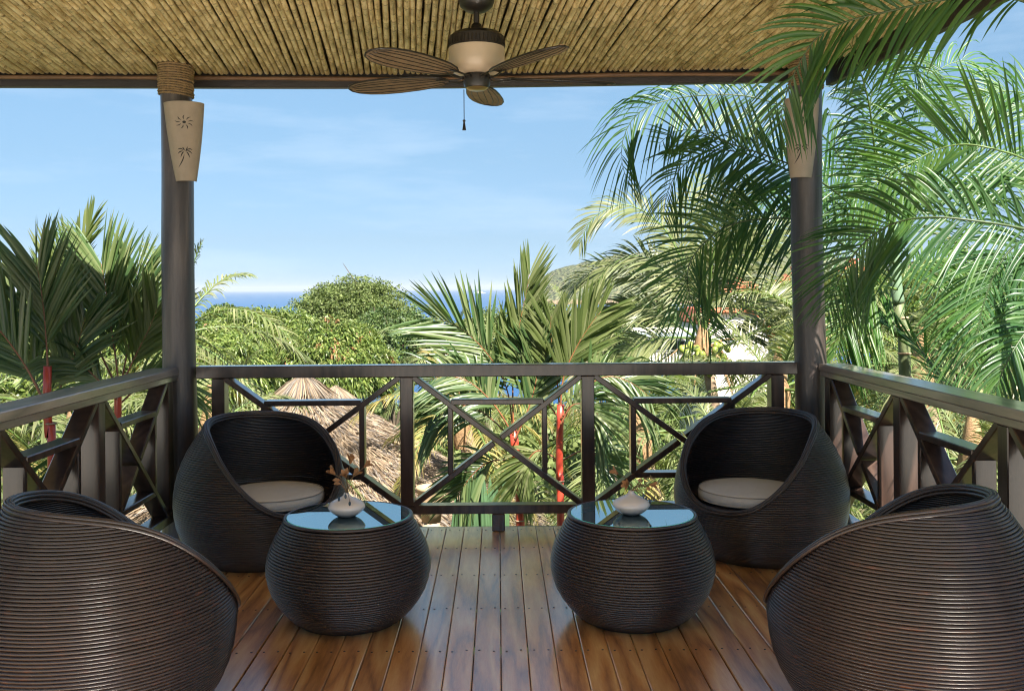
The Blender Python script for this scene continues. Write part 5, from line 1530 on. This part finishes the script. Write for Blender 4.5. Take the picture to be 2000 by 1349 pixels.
def cactus(label, px, py, d, arms, seed):
    r_ = np.random.default_rng(seed)
    c = P(px, py, d); z0 = gz(c.x, d)
    t = thing('column_cactus', label, 'cactus', (c.x, d, z0), group='column cacti by the hut')
    for k, (dx, top) in enumerate(arms):
        x = c.x + dx; zt_ = c.z + top; y = d + r_.uniform(-.2, .2)
        pts = spline([(c.x + dx*.3, y, z0 - .1), (x, y, z0*.4 + zt_*.6), (x + r_.uniform(-.03, .03), y, zt_)], 22)
        rad0 = .055; mb = MB()
        seg = 20; V = []
        for i_, q in enumerate(pts):
            aa = np.arange(seg)/seg*2*np.pi
            rr = rad0*(1 + .22*np.cos(aa*5))*(1 if i_ < 19 else [.85, .55, .1][i_-19])
            V.append(np.stack([q[0] + rr*np.cos(aa), q[1] + rr*np.sin(aa), np.full(seg, q[2])], -1))
        i = np.arange(21)[:, None]; j = np.arange(seg)[None, :]; j2 = (j+1) % seg
        mb.add(np.array(V).reshape(-1, 3), np.stack([i*seg+j, i*seg+j2, (i+1)*seg+j2, (i+1)*seg+j], -1).reshape(-1, 4))
        link('cactus_arm', mb.mesh('cactus_arm', True), bpy.data.materials.get('cactus_skin') or simple('cactus_skin', (.06, .12, .05), .6, var=.2), t, world_coords=True)
cactus('cluster of green column cacti under the crossed balustrade panel', 925, 960, 12.2, [(-.16, .12), (-.08, .26), (0, .16), (.07, .30), (.15, .22), (.24, .05), (-.24, -.02)], 1)
cactus('smaller green column cactus clump next to the red crownshaft', 968, 950, 12.6, [(-.06, .15), (.03, .05), (.10, .2)], 2)

# ================================================================== HOUSES
def window(t, x0, x1, y, z0, z1, mat_f, mat_g):
    mb = MB(); w = .07
    for lo, hi in (((x0-w, y-.05, z0-w), (x1+w, y+.02, z0)), ((x0-w, y-.05, z1), (x1+w, y+.02, z1+w)), ((x0-w, y-.05, z0), (x0, y+.02, z1)), ((x1, y-.05, z0), (x1+w, y+.02, z1)), (((x0+x1)/2-.03, y-.03, z0), ((x0+x1)/2+.03, y+.02, z1))):
        mb.box(lo, hi)
    f = link('window', mb.mesh('window'), mat_f, t, world_coords=True)
    mb = MB(); mb.box((x0, y-.012, z0), (x1, y+.012, z1)); link('pane', mb.mesh('pane'), mat_g, f, world_coords=True)
white = simple('white_render', (.74, .69, .60), .85, var=.06, scale=.6, bump=.2, bscale=30)
grey = simple('grey_blue_shutter', (.28, .33, .38), .7)
glassd = simple('dark_window_glass', (.04, .05, .06), .1, var=.05)
tile = simple('red_roof_tile', (.42, .13, .06), .8, var=.35, scale=2)
def WB(t, name, p0, p1, d, depth, mat, bev=0):
    a = P(p0[0], p0[1], d); b_ = P(p1[0], p1[1], d)
    mb = MB(); mb.box((min(a.x, b_.x), d, min(a.z, b_.z)), (max(a.x, b_.x), d+depth, max(a.z, b_.z)), bev)
    return link(name, mb.mesh(name), mat, t, world_coords=True)
c = P(1420, 680, 52)
H1 = thing('white_house', 'sunlit white house with gabled end and flat roofed porch behind the coconut bunches', 'house', (c.x, 54, gz(c.x, 54)))
zb = gz(c.x, 54) - 1
a, b_ = P(1380, 612, 52), P(1500, 612, 52)
mb = MB(); zl = P(1380, 640, 52).z; zr = P(1515, 660, 52).z
v = [(a.x, 52, zb), (b_.x, 52, zb), (b_.x, 52, zr), (P(1470, 612, 52).x, 52, a.z), (P(1395, 612, 52).x, 52, a.z), (a.x, 52, zl)]
v2 = [(x, 60, z) for x, _, z in v]
mb.add(v + v2, [(0, 1, 2, 3, 4, 5), (11, 10, 9, 8, 7, 6), (1, 0, 6, 7), (2, 1, 7, 8), (3, 2, 8, 9), (4, 3, 9, 10), (5, 4, 10, 11), (0, 5, 11, 6)])
link('wall', mb.mesh('wall'), white, H1, world_coords=True)
mb = MB(); p = [P(1380, 637, 51.8), P(1395, 609, 51.8), P(1471, 609, 51.8), P(1520, 660, 51.8)]
for q in range(3): mb.bbar((p[q].x, 56, p[q].z + .03), (p[q+1].x, 56, p[q+1].z + .03), 8.6, .16, (0, 1, 0), .03)
link('roof', mb.mesh('roof'), tile, H1, world_coords=True)
WB(H1, 'porch_wall', (1222, 662), (1262, 720), 48.5, 3, white)
WB(H1, 'porch_back_wall', (1262, 664), (1378, 720), 51, 2, white)
WB(H1, 'porch_roof', (1236, 648), (1378, 659), 46.5, 5, white, .05)
WB(H1, 'roof_fascia', (1235, 650), (1379, 657), 46.3, .18, grey)
for px in (1254, 1276, 1300, 1345): WB(H1, 'porch_column', (px-3, 660), (px+3, 720), 47, .2, grey)
for px in np.arange(1268, 1322, 6.5): WB(H1, 'railing_slat', (px, 686), (px+3.2, 708), 46.9, .08, white)
WB(H1, 'railing_cap', (1264, 683), (1322, 685.6), 46.85, .14, white)
for (u0, u1, w0, w1) in ((1283, 1296, 666, 684), (1308, 1338, 666, 684)):
    q0, q1 = P(u0, w1, 50.9), P(u1, w0, 50.9); window(H1, q0.x, q1.x, 50.9, q0.z, q1.z, grey, glassd)
q0, q1 = P(1428, 665, 51.9), P(1438, 660, 51.9); window(H1, q0.x, q1.x, 51.93, q0.z, q1.z, grey, glassd)
c = P(1195, 690, 50)
gw = thing('garden_wall', 'plain cream garden wall beside the white house porch', 'wall', (P(1205, 700, 49).x, 49, gz(c.x, 49)))
WB(gw, 'masonry', (1190, 672), (1221.5, 760), 48.7, .3, white); WB(gw, 'coping', (1188, 669.5), (1221.7, 671.8), 48.6, .5, white)
def tiled(label, px, py, d, w, h_px, seed):
    """house with tiled hip roof, ridge at (px,py)"""
    t = thing('tiled_house', label, 'house', (P(px, py, d).x, d + 4, P(px, py, d).z - 7), group='houses with red tiled roofs')
    a = P(px, py, d); e = P(px, py + h_px, d)
    W = w/F*d/2; D = W*.8; y0 = d
    zt_, ze = a.z, e.z
    mb = MB()
    nrow = 9
    for s in range(nrow):        # stepped tile courses, each a slightly proud slab
        f0, f1 = s/nrow, (s+1)/nrow
        k0, k1 = .30 + .70*f0, .30 + .70*f1 + .012
        z0_, z1_ = zt_ + (ze-zt_)*f0, zt_ + (ze-zt_)*f1
        q0 = [(a.x - W*k0, y0 + D*(1-k0*.98) , z0_), (a.x + W*k0, y0 + D*(1-k0*.98), z0_), (a.x + W*k0, y0 + D*(1+k0*.98), z0_), (a.x - W*k0, y0 + D*(1+k0*.98), z0_)]
        q1 = [(a.x - W*k1, y0 + D*(1-k1*.98), z1_ + .03), (a.x + W*k1, y0 + D*(1-k1*.98), z1_ + .03), (a.x + W*k1, y0 + D*(1+k1*.98), z1_ + .03), (a.x - W*k1, y0 + D*(1+k1*.98), z1_ + .03)]
        mb.add(q0 + q1, [(0, 4, 5, 1), (1, 5, 6, 2), (2, 6, 7, 3), (3, 7, 4, 0)] + ([(0, 1, 2, 3)] if s == 0 else []))
    rf = link('roof', mb.mesh('roof'), tile, t, world_coords=True)
    mb = MB(); mb.box((a.x - W*.92, y0 + D*.1, zt_ - 7), (a.x + W*.92, y0 + D*1.9, ze - .02)); wl_ = link('wall', mb.mesh('wall'), white, t, world_coords=True)
    mb = MB(); mb.box((a.x - W*.14, y0 + D*.8, zt_ + .001), (a.x + W*.14, y0 + D*1.1, zt_ + W*.24)); cu = link('cupola', mb.mesh('cupola'), tile, rf, world_coords=True)
    mb = MB(); mb.box((a.x - W*.19, y0 + D*.75, zt_ + W*.245), (a.x + W*.19, y0 + D*1.15, zt_ + W*.29)); link('cupola_cap', mb.mesh('cupola_cap'), tile, rf, world_coords=True)
    for k in (-.6, -.2, .25, .65):
        window(t, a.x + W*k - .35, a.x + W*k + .35, y0 + D*.1 - .03, ze - 1.7, ze - .6, grey, glassd)
tiled('tiled red roof with little square tower above the white house', 1455, 547, 88, 100, 24, 1)
tiled('tiled orange roof behind the weathered post', 1560, 532, 96, 80, 22, 2)
tiled('tiled orange roof glimpsed between the areca leaflets', 1680, 520, 90, 110, 22, 3)

# ================================================================== SEA HAZE
mb = MB(); mb.box((-31000, -9200, -72), (31000, 46000, 140))
hz_m = bpy.data.materials.new('haze_air'); hz_m.use_nodes = True
nt = hz_m.node_tree; nt.nodes.clear()
o_ = nt.nodes.new('ShaderNodeOutputMaterial'); pv = nt.nodes.new('ShaderNodeVolumePrincipled')
pv.inputs['Color'].default_value = (.86, .92, 1.0, 1); pv.inputs['Density'].default_value = 5e-5; pv.inputs['Anisotropy'].default_value = .2
nt.links.new(pv.outputs[0], o_.inputs['Volume'])
hz = link('haze', mb.mesh('haze'), hz_m); hz['kind'] = 'stuff'
